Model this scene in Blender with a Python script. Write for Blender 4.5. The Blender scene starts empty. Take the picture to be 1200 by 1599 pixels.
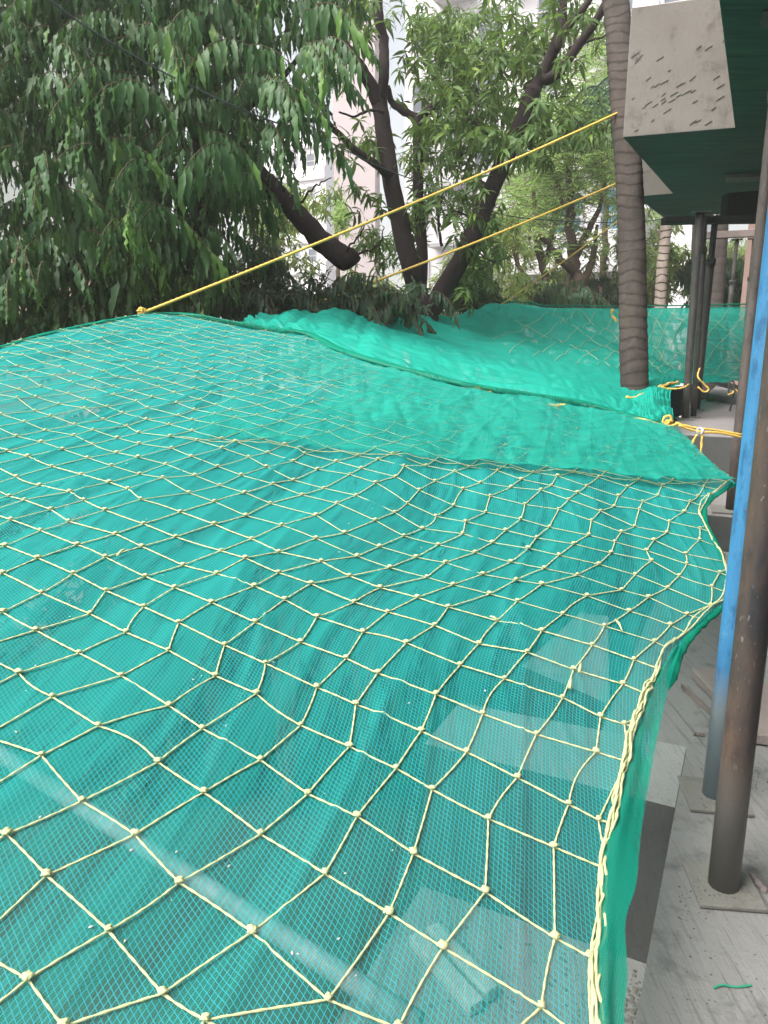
import bpy, bmesh, math, random
import numpy as np
from mathutils import Vector, Matrix
random.seed(7); RNG = np.random.default_rng(11)
sc = bpy.context.scene
R = math.radians

# ------------------------------------------------------------------ camera, sky, sun, exposure
PITCH = 12.7; FPX = 1155.0
cam_d = bpy.data.cameras.new('camera'); cam = bpy.data.objects.new('camera', cam_d)
sc.collection.objects.link(cam); sc.camera = cam
cam.location = (0, 0, 0); cam.rotation_euler = (R(90 - PITCH), 0, 0)
cam_d.sensor_fit = 'VERTICAL'; cam_d.sensor_height = 36.0; cam_d.lens = 36.0 * FPX / 1599.0
cam_d.clip_start = 0.02; cam_d.clip_end = 900
world = bpy.data.worlds.new('World'); sc.world = world; world.use_nodes = True
wn = world.node_tree.nodes; wn.clear()
sky = wn.new('ShaderNodeTexSky'); sky.sky_type = 'NISHITA'; sky.sun_disc = False
SUN_EL, SUN_AZ = 56, 238
sky.sun_elevation = R(SUN_EL); sky.sun_rotation = R(SUN_AZ)
sky.air_density = 1.0; sky.dust_density = 6.0; sky.ozone_density = 0.6
bg = wn.new('ShaderNodeBackground'); bg.inputs['Strength'].default_value = 0.15
wo = wn.new('ShaderNodeOutputWorld')
bw = wn.new('ShaderNodeRGBToBW'); mx = wn.new('ShaderNodeMix'); mx.data_type = 'RGBA'; mx.inputs[0].default_value = .72   # thin overcast: most of the blue is gone
world.node_tree.links.new(sky.outputs[0], bw.inputs[0]); world.node_tree.links.new(sky.outputs[0], mx.inputs[6]); world.node_tree.links.new(bw.outputs[0], mx.inputs[7])
world.node_tree.links.new(mx.outputs[2], bg.inputs[0]); world.node_tree.links.new(bg.outputs[0], wo.inputs[0])
sun_d = bpy.data.lights.new('sun', 'SUN'); sun = bpy.data.objects.new('sun', sun_d); sc.collection.objects.link(sun)
sun_d.energy = 1.3; sun_d.angle = R(35); sun_d.color = (1.0, 0.96, 0.9)
# light travels away from the sun's place in the sky (azimuth measured from +Y towards +X)
sd = Vector((math.sin(R(SUN_AZ)) * math.cos(R(SUN_EL)), math.cos(R(SUN_AZ)) * math.cos(R(SUN_EL)), math.sin(R(SUN_EL))))
sun.rotation_euler = sd.to_track_quat('Z', 'Y').to_euler()
vs = sc.view_settings
vs.view_transform = 'Standard'; vs.look = 'None'; vs.gamma = 1.0; vs.use_curve_mapping = False
vs.exposure = 1.5
sc.cycles.transparent_max_bounces = 24; sc.cycles.max_bounces = 8

# ------------------------------------------------------------------ measuring helpers
CP, SP = math.cos(R(PITCH)), math.sin(R(PITCH))
def ray(px, py):
    x = (px - 600) / FPX; u = (799.5 - py) / FPX
    return Vector((x, CP + u * SP, u * CP - SP))
def at(px, py, d): return ray(px, py) * d                     # point at a distance along the view axis
def atz(px, py, z): r = ray(px, py); return r * (z / r.z)      # point at a height
def aty(px, py, y): r = ray(px, py); return r * (y / r.y)
D = Vector((0.446, 0.895, 0)); O = Vector((-0.895, 0.446, 0))  # along the facade, and out from it
UP = Vector((0, 0, 1))
GROUND = -4.6; FLOOR = -0.95; CEIL = 1.35

# ------------------------------------------------------------------ object helpers
col = sc.collection
def tag(o, label=None, cat=None, group=None, kind=None):
    if label: o['label'] = label
    if cat: o['category'] = cat
    if group: o['group'] = group
    if kind: o['kind'] = kind
    return o
def empty(name, loc, label, cat, group=None):
    o = bpy.data.objects.new(name, None); col.objects.link(o); o.location = loc
    o.empty_display_size = 0.1
    return tag(o, label, cat, group)
def link(name, me, parent=None, kind=None, loc=None):
    o = bpy.data.objects.new(name, me); col.objects.link(o)
    if parent is not None:
        o.parent = parent
        o.matrix_parent_inverse = Matrix.Translation(parent.location).inverted() if parent.type == 'EMPTY' else Matrix.Identity(4)
    if loc is not None: o.location = loc
    if kind: o['kind'] = kind
    return o
def npmesh(name, V, F, mats, smooth=True, uv=None, attr=None, mi=None):
    """V (n,3) array, F (m,k) array of one face size, or a list of faces"""
    me = bpy.data.meshes.new(name); V = np.asarray(V, dtype=np.float32)
    if isinstance(F, np.ndarray):
        m, k = F.shape
        me.vertices.add(len(V)); me.vertices.foreach_set('co', V.ravel())
        me.loops.add(m * k); me.loops.foreach_set('vertex_index', F.astype(np.int32).ravel())
        me.polygons.add(m); me.polygons.foreach_set('loop_start', np.arange(0, m * k, k, dtype=np.int32))
        try: me.polygons.foreach_set('loop_total', np.full(m, k, dtype=np.int32))
        except Exception: pass
        me.update(calc_edges=True)
    else:
        me.from_pydata([tuple(map(float, v)) for v in V], [], F); me.update()
    for m_ in (mats if isinstance(mats, (list, tuple)) else [mats]): me.materials.append(m_)
    n = len(me.polygons)
    me.polygons.foreach_set('use_smooth', np.full(n, smooth, dtype=bool))
    if mi is not None: me.polygons.foreach_set('material_index', np.asarray(mi, dtype=np.int32))
    if uv is not None:
        l = me.uv_layers.new(name='UVMap'); vi = np.empty(len(me.loops), dtype=np.int32)
        me.loops.foreach_get('vertex_index', vi)
        l.data.foreach_set('uv', np.asarray(uv, dtype=np.float32)[vi].ravel())
    if attr:
        for k_, a in attr.items():
            at_ = me.attributes.new(k_, 'FLOAT', 'POINT'); at_.data.foreach_set('value', np.asarray(a, dtype=np.float32))
    me.validate(); me.update()
    return me
class MB:
    """collects boxes, prisms, tubes for one mesh"""
    def __init__(s): s.v = []; s.f = []; s.m = []
    def add(s, V, F, mi=0):
        b = len(s.v); s.v += [tuple(v) for v in V]; s.f += [tuple(i + b for i in f) for f in F]; s.m += [mi] * len(F); return s
    def box(s, c, dx, dy, dz, X=None, Y=None, Z=None, mi=0):
        X = X or Vector((1, 0, 0)); Y = Y or Vector((0, 1, 0)); Z = Z or UP; c = Vector(c)
        P = [c + X * (a * dx / 2) + Y * (b * dy / 2) + Z * (e * dz / 2) for e in (-1, 1) for b in (-1, 1) for a in (-1, 1)]
        return s.add(P, [(0, 2, 3, 1), (4, 5, 7, 6), (0, 1, 5, 4), (2, 6, 7, 3), (0, 4, 6, 2), (1, 3, 7, 5)], mi)
    def prism(s, poly, z0, z1, ms=0, mb=0, mt=0):
        poly = [Vector((p[0], p[1], 0)) for p in poly]; n = len(poly)
        a = sum(poly[i].x * poly[(i + 1) % n].y - poly[(i + 1) % n].x * poly[i].y for i in range(n))
        if a < 0: poly.reverse()
        b = len(s.v)
        s.v += [(p.x, p.y, z0) for p in poly] + [(p.x, p.y, z1) for p in poly]
        for i in range(n):
            j = (i + 1) % n; s.f.append((b + i, b + j, b + n + j, b + n + i)); s.m.append(ms)
        s.f.append(tuple(b + i for i in reversed(range(n)))); s.m.append(mb)
        s.f.append(tuple(b + n + i for i in range(n))); s.m.append(mt)
        return s
    def tube(s, pts, rad, n=8, mi=0, caps=True, twist=0.0, strands=0, amp=0.16, seed=0):
        pts = [Vector(p) for p in pts]; k = len(pts)
        rad = [rad] * k if not hasattr(rad, '__len__') else rad
        t = (pts[1] - pts[0]).normalized(); u = t.orthogonal().normalized(); b = len(s.v); acc = 0
        for i, p in enumerate(pts):
            if i: acc += (p - pts[i - 1]).length
            t2 = (pts[min(i + 1, k - 1)] - pts[max(i - 1, 0)])
            t2 = t2.normalized() if t2.length > 1e-9 else t
            u = (u - t2 * u.dot(t2)); u = u.normalized() if u.length > 1e-6 else t2.orthogonal().normalized()
            w = t2.cross(u); t = t2
            for q in range(n):
                a = 2 * math.pi * q / n; r = rad[i]
                if strands: r *= 1 + amp * math.cos(strands * (a - twist * acc))
                s.v.append(tuple(p + (u * math.cos(a) + w * math.sin(a)) * r))
        for i in range(k - 1):
            for q in range(n):
                q2 = (q + 1) % n; s.f.append((b + i * n + q, b + i * n + q2, b + (i + 1) * n + q2, b + (i + 1) * n + q)); s.m.append(mi)
        if caps:
            s.f.append(tuple(b + q for q in reversed(range(n)))); s.m.append(mi)
            s.f.append(tuple(b + (k - 1) * n + q for q in range(n))); s.m.append(mi)
        return s
    def mesh(s, name, mats, smooth=False):
        me = bpy.data.meshes.new(name); me.from_pydata(s.v, [], s.f)
        for m_ in (mats if isinstance(mats, (list, tuple)) else [mats]): me.materials.append(m_)
        me.polygons.foreach_set('material_index', s.m)
        me.polygons.foreach_set('use_smooth', [smooth] * len(s.f)); me.update(); return me
    def obj(s, name, mats, parent=None, smooth=False, kind=None):
        return link(name, s.mesh(name, mats, smooth), parent, kind)
def bevel(o, w, seg=2):
    m = o.modifiers.new('bevel', 'BEVEL'); m.width = w; m.segments = seg; m.limit_method = 'ANGLE'; m.angle_limit = R(40); return o
def bez(P, n):
    """smooth curve (Catmull-Rom) through points"""
    P = [Vector(p) for p in P]; Q = [P[0] * 2 - P[1]] + P + [P[-1] * 2 - P[-2]]; out = []
    for i in range(len(P) - 1):
        a, b, c, d = Q[i:i + 4]
        for k in range(n):
            t = k / n; out.append(0.5 * ((2 * b) + (c - a) * t + (2 * a - 5 * b + 4 * c - d) * t * t + (3 * b - a - 3 * c + d) * t ** 3))
    out.append(P[-1]); return out
# cheap smooth noise for numpy arrays
def vnoise(x, y, seed=0):
    r = np.random.default_rng(seed).random((256, 256)); x = np.asarray(x, float); y = np.asarray(y, float)
    xi = np.floor(x).astype(int); yi = np.floor(y).astype(int); fx = x - xi; fy = y - yi
    fx = fx * fx * (3 - 2 * fx); fy = fy * fy * (3 - 2 * fy); g = lambda a, b: r[a % 256, b % 256]
    return ((g(xi, yi) * (1 - fx) + g(xi + 1, yi) * fx) * (1 - fy) + (g(xi, yi + 1) * (1 - fx) + g(xi + 1, yi + 1) * fx) * fy) * 2 - 1

# ------------------------------------------------------------------ materials
class NT:
    def __init__(s, name):
        s.m = bpy.data.materials.new(name); s.m.use_nodes = True; s.t = s.m.node_tree; s.t.nodes.clear()
        s.out = s.t.nodes.new('ShaderNodeOutputMaterial')
    def n(s, typ, ins=None, **kw):
        x = s.t.nodes.new('ShaderNode' + typ)
        for k, v in kw.items(): setattr(x, k, v)
        for k, v in (ins or {}).items(): s.set(x.inputs[k], v)
        return x
    def set(s, sock, v):
        if isinstance(v, bpy.types.NodeSocket): s.t.links.new(v, sock)
        elif isinstance(v, bpy.types.Node): s.t.links.new(v.outputs[0], sock)
        else: sock.default_value = v
    def math(s, op, a, b=0.0, c=0.0, clamp=False):
        x = s.n('Math', {0: a, 1: b, 2: c}, operation=op); x.use_clamp = clamp; return x.outputs[0]
    def mix(s, f, a, b, blend='MIX'):
        x = s.n('Mix', data_type='RGBA', blend_type=blend); s.set(x.inputs[0], f); s.set(x.inputs[6], a); s.set(x.inputs[7], b); return x.outputs[2]
    def ramp(s, f, stops, interp='LINEAR'):
        x = s.n('ValToRGB', {0: f}); x.color_ramp.interpolation = interp; e = x.color_ramp.elements
        while len(e) < len(stops): e.new(0.5)
        for el, (p, c) in zip(e, stops): el.position = p; el.color = c if hasattr(c, '__len__') else (c, c, c, 1)
        return x.outputs[0]
    def coord(s, scale=(1, 1, 1), rot=(0, 0, 0), kind='Object'):
        t = s.n('TexCoord'); mp = s.n('Mapping', {'Vector': t.outputs[kind], 'Scale': scale, 'Rotation': rot}); return mp.outputs[0]
    def noise(s, vec, scale, detail=4, rough=0.55, dist=0.0):
        return s.n('TexNoise', {'Vector': vec, 'Scale': scale, 'Detail': detail, 'Roughness': rough, 'Distortion': dist}).outputs[0]
    def bump(s, h, strength=0.3, dist=0.01): return s.n('Bump', {'Height': h, 'Strength': strength, 'Distance': dist}).outputs[0]
    def bsdf(s, colr, rough=0.8, bump=None, metal=0.0, spec=0.4):
        b = s.n('BsdfPrincipled', {'Base Color': colr, 'Roughness': rough, 'Metallic': metal, 'Specular IOR Level': spec})
        if bump is not None: s.set(b.inputs['Normal'], bump)
        return b.outputs[0]
    def done(s, sh): s.set(s.out.inputs['Surface'], sh); return s.m
def c4(r, g, b): return (r, g, b, 1)
ANG = math.atan2(D.y, D.x)
def concrete(name, base, dark, light, streak_rot=0.0, streak=1.0, patch=0.5, scale=1.0, blots=True):
    t = NT(name); o = t.coord(); big = t.noise(o, 1.6 * scale, 5, 0.6); mid = t.noise(o, 9 * scale, 6, 0.65)
    sv = t.coord(scale=(80 * scale, 3.5 * scale, 20 * scale), rot=(0, 0, streak_rot)); st = t.noise(sv, 1.0, 5, 0.7, 0.4)
    c = t.mix(t.ramp(big, [(0.3, 0), (0.7, 1)]), c4(*base), c4(*light))
    c = t.mix(t.math('MULTIPLY', t.ramp(st, [(0.30, 1), (0.46, 0)]), streak), c, c4(*dark))
    c = t.mix(t.math('MULTIPLY', t.ramp(mid, [(0.56, 0), (0.74, 1)]), patch), c, c4(*dark))
    if blots:
        fine = t.noise(o, 120 * scale, 3, 0.7); c = t.mix(t.ramp(fine, [(0.62, 0), (0.72, 0.6)]), c, c4(dark[0] * .6, dark[1] * .6, dark[2] * .6))
    h = t.math('ADD', t.math('MULTIPLY', st, 0.7), t.math('ADD', mid, t.math('MULTIPLY', t.noise(o, 70 * scale, 4, 0.7), 0.5)))
    return t.done(t.bsdf(c, 0.88, t.bump(h, 0.55, 0.006), spec=0.3))
M = {}
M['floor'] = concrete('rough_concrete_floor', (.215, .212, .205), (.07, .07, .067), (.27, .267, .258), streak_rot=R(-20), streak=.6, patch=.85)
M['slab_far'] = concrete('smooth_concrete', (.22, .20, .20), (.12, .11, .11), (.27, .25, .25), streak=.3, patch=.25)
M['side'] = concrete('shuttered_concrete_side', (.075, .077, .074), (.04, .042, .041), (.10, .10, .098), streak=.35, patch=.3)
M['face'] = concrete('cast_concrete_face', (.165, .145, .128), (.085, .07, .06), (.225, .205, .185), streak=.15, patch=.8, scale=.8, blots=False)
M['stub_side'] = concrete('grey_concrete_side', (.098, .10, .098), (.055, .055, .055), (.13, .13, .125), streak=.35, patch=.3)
M['pale_floor'] = concrete('pale_rough_concrete', (.29, .29, .28), (.13, .13, .12), (.37, .37, .355), streak_rot=R(-20), streak=.6, patch=.5)
def green_soffit():
    t = NT('green_stained_soffit'); o = t.coord(); g = t.noise(t.coord(scale=(2.0, 26, 20), rot=(0, 0, R(-27))), 1.0, 5, .6)
    b = t.noise(o, 2.5, 5, .6); s = t.noise(o, 14, 4, .7)
    c = t.mix(b, c4(.018, .062, .044), c4(.045, .125, .088)); c = t.mix(t.ramp(g, [(.3, .7), (.6, 0)]), c, c4(.008, .028, .022))
    c = t.mix(t.ramp(s, [(.66, 0), (.74, .55)]), c, c4(.10, .11, .05))
    return t.done(t.bsdf(c, .7, t.bump(g, .35, .004), spec=.3))
M['soffit'] = green_soffit()
def metal_rust(name, base, rust, amt=.5, dust=None, sc_=1.0, rough=.6, metal=.0):
    t = NT(name); o = t.coord(scale=(1, 1, .35)); n = t.noise(o, 38 * sc_, 6, .7); n2 = t.noise(o, 9 * sc_, 5, .65); n3 = t.noise(o, 150 * sc_, 3, .7)
    c = t.mix(t.ramp(n2, [(.5 - amt * .3, 0), (.72 - amt * .3, 1)]), c4(*base), c4(*rust)); c = t.mix(t.ramp(n, [(.52, 0), (.66, .8)]), c, c4(rust[0] * .4, rust[1] * .4, rust[2] * .45))
    c = t.mix(t.ramp(n3, [(.62, 0), (.72, .5)]), c, c4(.30, .26, .22))
    if dust is not None:   # cement dust caked on the foot of the tube
        g = t.n('Separate' + 'XYZ', {0: t.n('TexCoord').outputs['Object']}).outputs[2]
        k = t.math('SUBTRACT', dust[1], g); k = t.math('ADD', t.math('DIVIDE', k, dust[2]), t.math('MULTIPLY', n2, .5), clamp=True)
        c = t.mix(t.math('MULTIPLY', k, .85), c, c4(*dust[0]))
    return t.done(t.bsdf(c, rough, t.bump(t.math('ADD', n, n3), .35, .0015), metal, .45))
M['prop_black'] = metal_rust('rusty_black_steel', (.022, .024, .030), (.10, .068, .05), .40, ((.13, .125, .115), -.70, .12))
M['prop_dark'] = metal_rust('dark_steel', (.045, .047, .047), (.09, .08, .07), .3)
M['prop_brown'] = metal_rust('speckled_brown_steel', (.05, .042, .038), (.11, .088, .078), .6)
M['prop_blue'] = metal_rust('chipped_blue_paint', (.04, .17, .34), (.05, .22, .42), .4, ((.24, .27, .27), -.66, .10), rough=.45)
M['plate'] = concrete('mortar_crusted_plate', (.165, .16, .145), (.075, .072, .065), (.23, .225, .20), streak=.1, patch=.5, scale=2)
M['timber'] = concrete('grey_timber', (.16, .13, .12), (.07, .06, .055), (.24, .20, .18), streak=.9, patch=.3, scale=2)
M['ply'] = concrete('dusty_pink_board', (.24, .195, .18), (.13, .085, .075), (.29, .25, .235), streak=.3, patch=.5, scale=2)
M['pale_block'] = concrete('pale_grey_block', (.52, .54, .50), (.30, .31, .29), (.64, .65, .61), streak=.2, patch=.5, scale=3)
def plain(name, c, rough=.6, var=.25, sc_=20, spec=.4, bump=.2):
    t = NT(name); n = t.noise(t.coord(), sc_, 4, .6); k = 1 - var
    cc = t.mix(n, c4(c[0] * k, c[1] * k, c[2] * k), c4(min(1, c[0] * (1 + var)), min(1, c[1] * (1 + var)), min(1, c[2] * (1 + var))))
    return t.done(t.bsdf(cc, rough, t.bump(n, bump, .002), spec=spec))
M['black'] = plain('black_rubber', (.018, .022, .024), .6)
M['black_timber'] = plain('tarred_timber', (.022, .022, .02), .8)
M['rope'] = plain('yellow_nylon_rope', (.72, .47, .10), .55, .25, 160)
M['net_rope'] = plain('pale_yellow_net_rope', (.42, .46, .24), .55, .3, 130, bump=.4)
def ropemat(name, c):                            # pale fibres let light through
    t = NT(name); n = t.noise(t.coord(), 130, 4, .6); cc = t.mix(n, c4(c[0] * .7, c[1] * .7, c[2] * .7), c4(c[0] * 1.25, c[1] * 1.25, c[2] * 1.25))
    return t.done(t.n('MixShader', {0: .15, 1: t.bsdf(cc, .6, t.bump(n, .4, .002)), 2: t.n('BsdfTranslucent', {'Color': cc}).outputs[0]}).outputs[0])
M['net_rope'] = ropemat('pale_yellow_net_rope', (.60, .62, .34))
M['net_rope_far'] = plain('pale_green_net_rope', (.36, .50, .30), .6, .2, 60)  # paler and greener than the near net's rope
M['cable'] = plain('grey_cable', (.07, .075, .08), .5)
M['pipe'] = plain('pale_plastic_pipe', (.42, .45, .45), .35, .15, 6)
M['string'] = plain('green_string', (.03, .30, .18), .6)
def bark(name, a, b, ring=0.0, sc_=1.0, rot=0.0):
    t = NT(name); o = t.coord(scale=(1, 1, .25)); n = t.noise(o, 22 * sc_, 6, .7); n2 = t.noise(t.coord(), 3 * sc_, 4, .6)
    c = t.mix(n, c4(*a), c4(*b)); c = t.mix(t.ramp(n2, [(.45, 0), (.7, .5)]), c, c4(b[0] * 1.15, b[1] * 1.12, b[2] * 1.05))
    return t.done(t.bsdf(c, .9, t.bump(n, .8, .012), spec=.2))
M['bark'] = bark('dark_mango_bark', (.012, .009, .009), (.05, .037, .036))
M['bark2'] = bark('brown_twig_bark', (.05, .035, .025), (.13, .095, .07))
M['palm'] = bark('palm_bark', (.030, .026, .023), (.088, .073, .065), sc_=.8)
M['palm_pale'] = bark('pale_palm_bark', (.22, .17, .145), (.46, .39, .34), sc_=.8)
M['palm_seam'] = bark('palm_ring_scar', (.024, .020, .018), (.062, .052, .046))
def leafmat(name, dark, light, young, rough=.38, trans=.35):
    t = NT(name); a = t.n('Attribute', attribute_name='tone').outputs['Fac']
    c = t.ramp(a, [(0, c4(*dark)), (.6, c4(*light)), (.85, c4(*light)), (1, c4(*young))])
    n = t.noise(t.coord(), 9, 3, .6); c = t.mix(t.math('MULTIPLY', n, .4), c, c4(*dark))
    p = t.bsdf(c, rough + .1, spec=.22); tr = t.n('BsdfTranslucent', {'Color': t.mix(.5, c, c4(young[0], young[1] * 1.1, young[2]))})
    return t.done(t.n('MixShader', {0: trans, 1: p, 2: tr.outputs[0]}).outputs[0])
M['leaf_mast'] = leafmat('drooping_mast_leaf', (.022, .062, .024), (.062, .140, .044), (.18, .33, .07), .33, .22)
M['leaf_mango'] = leafmat('mango_leaf', (.045, .095, .030), (.115, .195, .055), (.27, .38, .08), .32, .30)
M['leaf_heap'] = leafmat('glossy_shrub_leaf', (.030, .062, .034), (.075, .125, .07), (.20, .26, .08), .28, .2)
M['leaf_feather'] = leafmat('feathery_leaf', (.16, .29, .07), (.28, .43, .12), (.36, .48, .15), .5, .5)  # leaf colours raised to imitate sunlit glare over the distant foliage
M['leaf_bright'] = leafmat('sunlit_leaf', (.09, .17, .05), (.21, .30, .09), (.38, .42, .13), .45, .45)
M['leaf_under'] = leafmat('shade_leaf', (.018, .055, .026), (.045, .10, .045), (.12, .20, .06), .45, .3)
def cloth(name, cover=.62, threads=True, base=(.016, .30, .24), covattr=False, trl=.38):
    """woven shade cloth: real threads cover part of every opening, so a slanting line of sight meets more of them"""
    t = NT(name); uvn = t.n('UVMap', uv_map='UVMap').outputs[0]
    sx = t.n('SeparateXYZ', {0: uvn}); i, j = sx.outputs[0], sx.outputs[1]
    u = t.math('MULTIPLY', t.math('ADD', i, j), .5); v = t.math('MULTIPLY', t.math('SUBTRACT', i, j), .5)
    g = t.n('NewGeometry'); dt = t.n('VectorMath', {0: g.outputs['Normal'], 1: g.outputs['Incoming']}, operation='DOT_PRODUCT').outputs['Value']
    cs = t.math('MAXIMUM', t.math('ABSOLUTE', dt), .12)
    # doubled / bunched bands run along the j direction
    bv = t.n('CombineXYZ', {0: t.math('ADD', t.math('MULTIPLY', i, 1.9), t.math('MULTIPLY', j, .55)), 1: t.math('MULTIPLY', j, .16), 2: 0.0})
    band = t.noise(bv, .55, 4, .6, .5); dens = t.ramp(band, [(.38, 0.0), (.46, .45), (.52, .8), (.62, 1)])
    c0 = t.math('ADD', cover - .24, t.math('MULTIPLY', dens, .34))
    b2 = t.n('CombineXYZ', {0: t.math('ADD', t.math('MULTIPLY', i, 1.5), t.math('MULTIPLY', j, .62)), 1: t.math('MULTIPLY', j, .10), 2: 3.7})
    n2 = t.noise(b2, .9, 5, .65, .3); fold = t.ramp(t.math('ABSOLUTE', t.math('SUBTRACT', n2, .5)), [(0, 1), (.022, 0)])  # thinned cover lines imitate the dark shadows of folds and gaps
    c0 = t.math('SUBTRACT', c0, t.math('MULTIPLY', fold, .22), clamp=True)
    if covattr: c0 = t.math('MULTIPLY', c0, t.n('Attribute', attribute_name='cover').outputs['Fac'])
    # knitted weave
    w1 = t.math('SINE', t.math('MULTIPLY', i, 2 * math.pi * 34)); w2 = t.math('SINE', t.math('MULTIPLY', j, 2 * math.pi * 50))
    wv = t.math('MULTIPLY', t.math('ADD', w1, w2), .09)
    c0 = t.math('ADD', c0, wv, clamp=True); c0 = t.math('MINIMUM', c0, .97)
    opac = t.math('SUBTRACT', 1.0, t.math('POWER', t.math('SUBTRACT', 1.0, c0), t.math('DIVIDE', 1.0, cs)))
    big = t.noise(uvn, .12, 3, .6)
    c = t.mix(big, c4(*[k * .85 for k in base]), c4(*[min(1, k * 1.15) for k in base]))
    if threads:
        d1 = t.math('PINGPONG', t.math('ADD', t.math('MULTIPLY', u, 19.0), t.math('MULTIPLY', v, 10.0)), .5)
        d2 = t.math('PINGPONG', t.math('SUBTRACT', t.math('MULTIPLY', u, 19.0), t.math('MULTIPLY', v, 10.0)), .5)
        ln = t.math('LESS_THAN', t.math('MINIMUM', d1, d2), .058)
        c = t.mix(t.math('MULTIPLY', ln, .85), c, c4(.05, .46, .60)); opac = t.math('MAXIMUM', opac, t.math('MULTIPLY', ln, .85))
    df = t.n('BsdfDiffuse', {'Color': c}); tl = t.n('BsdfTranslucent', {'Color': c})
    gl = t.n('BsdfGlossy', {'Color': c4(1, 1, 1), 'Roughness': .45})
    a = t.n('MixShader', {0: trl, 1: df.outputs[0], 2: tl.outputs[0]}); a = t.n('MixShader', {0: .012, 1: a.outputs[0], 2: gl.outputs[0]})
    tr = t.n('BsdfTransparent')
    return t.done(t.n('MixShader', {0: opac, 1: tr.outputs[0], 2: a.outputs[0]}).outputs[0])
M['cloth'] = cloth('green_shade_cloth', covattr=True)
M['cloth_plain'] = cloth('green_shade_cloth_overlap', .56, False, (.022, .37, .285), covattr=True)
M['cloth_hem'] = cloth('green_shade_cloth_hem', .74, False, (.006, .27, .17))
M['cloth_flap'] = cloth('green_shade_cloth_flap', .60, False, (.006, .27, .185))
M['cloth_far_lit'] = cloth('green_shade_cloth_far_lit', .86, False, (.024, .50, .385), trl=.5)  # same cloth, its base colour raised to imitate light on the hanging sheet

# ------------------------------------------------------------------ ground and the unfinished building
g = MB(); g.prism([(-300, -100), (300, -100), (300, 420), (-300, 420)], GROUND - .3, GROUND)
def ground_mat():
    t = NT('trodden_soil_and_weeds'); o = t.coord(); n = t.noise(o, .8, 6, .6); n2 = t.noise(o, 12, 5, .7)
    c = t.mix(t.ramp(n, [(.4, 0), (.6, 1)]), c4(.020, .028, .016), c4(.042, .038, .026)); c = t.mix(t.math('MULTIPLY', n2, .5), c, c4(.012, .014, .01))  # soil tones darkened to stand in for shade below the net and trees
    return t.done(t.bsdf(c, .95, t.bump(n2, .6, .05)))
M['ground'] = ground_mat()
tag(g.obj('ground', M['ground']), kind='structure')

Q = atz(1055, 1262, FLOOR)                       # inner corner of the recess
def q(o, d): p = Q + O * o + D * d; return (p.x, p.y)   # o: out from the facade edge, d: along it
EDGE3 = aty(1120, 806, 1.0); 
yB = atz(1120, 805, -.78); sB = (yB - Q).dot(D); oo = lambda p: (p - Q).dot(O); oB = oo(atz(1070, 800, -.78))  # start of the middle step
yC = atz(1110, 681, -.55); sC = (yC - Q).dot(D); oC = oo(atz(1040, 672, -.55))  # start of the far slab
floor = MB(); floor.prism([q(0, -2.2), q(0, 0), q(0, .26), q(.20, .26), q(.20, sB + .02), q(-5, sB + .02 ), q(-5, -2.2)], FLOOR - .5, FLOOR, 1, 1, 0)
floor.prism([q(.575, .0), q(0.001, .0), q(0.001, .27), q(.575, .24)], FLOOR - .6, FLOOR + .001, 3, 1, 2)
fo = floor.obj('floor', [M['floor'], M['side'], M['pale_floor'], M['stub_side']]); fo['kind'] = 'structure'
rec = MB(); rec.prism([q(.575, -.002), q(.001, -.002), q(.001, -2.2), q(.575, -2.2)], FLOOR - .62, FLOOR - .40, 1, 1, 0)
tag(rec.obj('recess_floor', [M['pale_floor'], M['side']]), kind='structure')
ub = empty('unfinished_building', (Q.x, Q.y, FLOOR), 'bare concrete frame of the building being cast, over the steel props', 'building')
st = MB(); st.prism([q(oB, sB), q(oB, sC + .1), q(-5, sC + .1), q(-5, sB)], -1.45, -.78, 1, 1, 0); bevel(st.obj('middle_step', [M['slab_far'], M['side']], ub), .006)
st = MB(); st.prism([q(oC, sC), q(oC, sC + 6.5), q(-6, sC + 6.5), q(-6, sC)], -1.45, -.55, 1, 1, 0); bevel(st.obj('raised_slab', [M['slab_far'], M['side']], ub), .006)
# ceiling: one deep cantilevered block over the near slab, a second one behind it
A = atz(973, 215, CEIL); B = atz(1148, 200, CEIL); C = atz(1053, 305, CEIL); E = atz(1260, 296, CEIL)
cb = MB(); cb.prism([B - D * 9, B, B - O * 7, B - O * 7 - D * 9], CEIL, CEIL + .95, 1, 0, 1)
bevel(cb.obj('ceiling_slab', [M['soffit'], M['face']], ub), .004)
cb = MB(); cb.prism([A, B + Vector((0, 0, 0)) + D * .002, B - O * 5 + D * .002, E - O * 3, C], CEIL + .001, CEIL + .77, 1, 0, 1)
bevel(cb.obj('cantilever_block', [M['soffit'], M['face']], ub), .006)
F1 = atz(993, 308, CEIL); F2 = atz(1037, 341, CEIL)
cb = MB(); cb.prism([F1, F1 - O * 5, F2 - O * 5, F2], CEIL + .003, CEIL + .80, 1, 0, 1)
bevel(cb.obj('cantilever_block', [M['soffit'], M['face']], ub), .006)
a, b = at(1036, 345, 5.75), at(1200, 342, 5.3); dk = MB(); dk.box((a + b) / 2, (b - a).length, .10, .05, (b - a).normalized(), None); dk.obj('bearer', M['black_timber'], ub)
a, b = at(1131, 324, 5.8), at(1215, 318, 5.6); dk = MB(); dk.box((a + b) / 2, (b - a).length, .12, .19, (b - a).normalized(), None); dk.obj('bearer', M['black_timber'], ub)
for (xa, ya, xb, yb) in ((1134, 276, 1230, 272),):
    a, b = atz(xa, ya, CEIL), atz(xb, yb, CEIL); dd = MB(); dd.box((a + b) / 2 - UP * .015, (b - a).length, .22, .028, (b - a).normalized(), D); dd.obj('shutter_board', M['timber'], ub)
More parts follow.
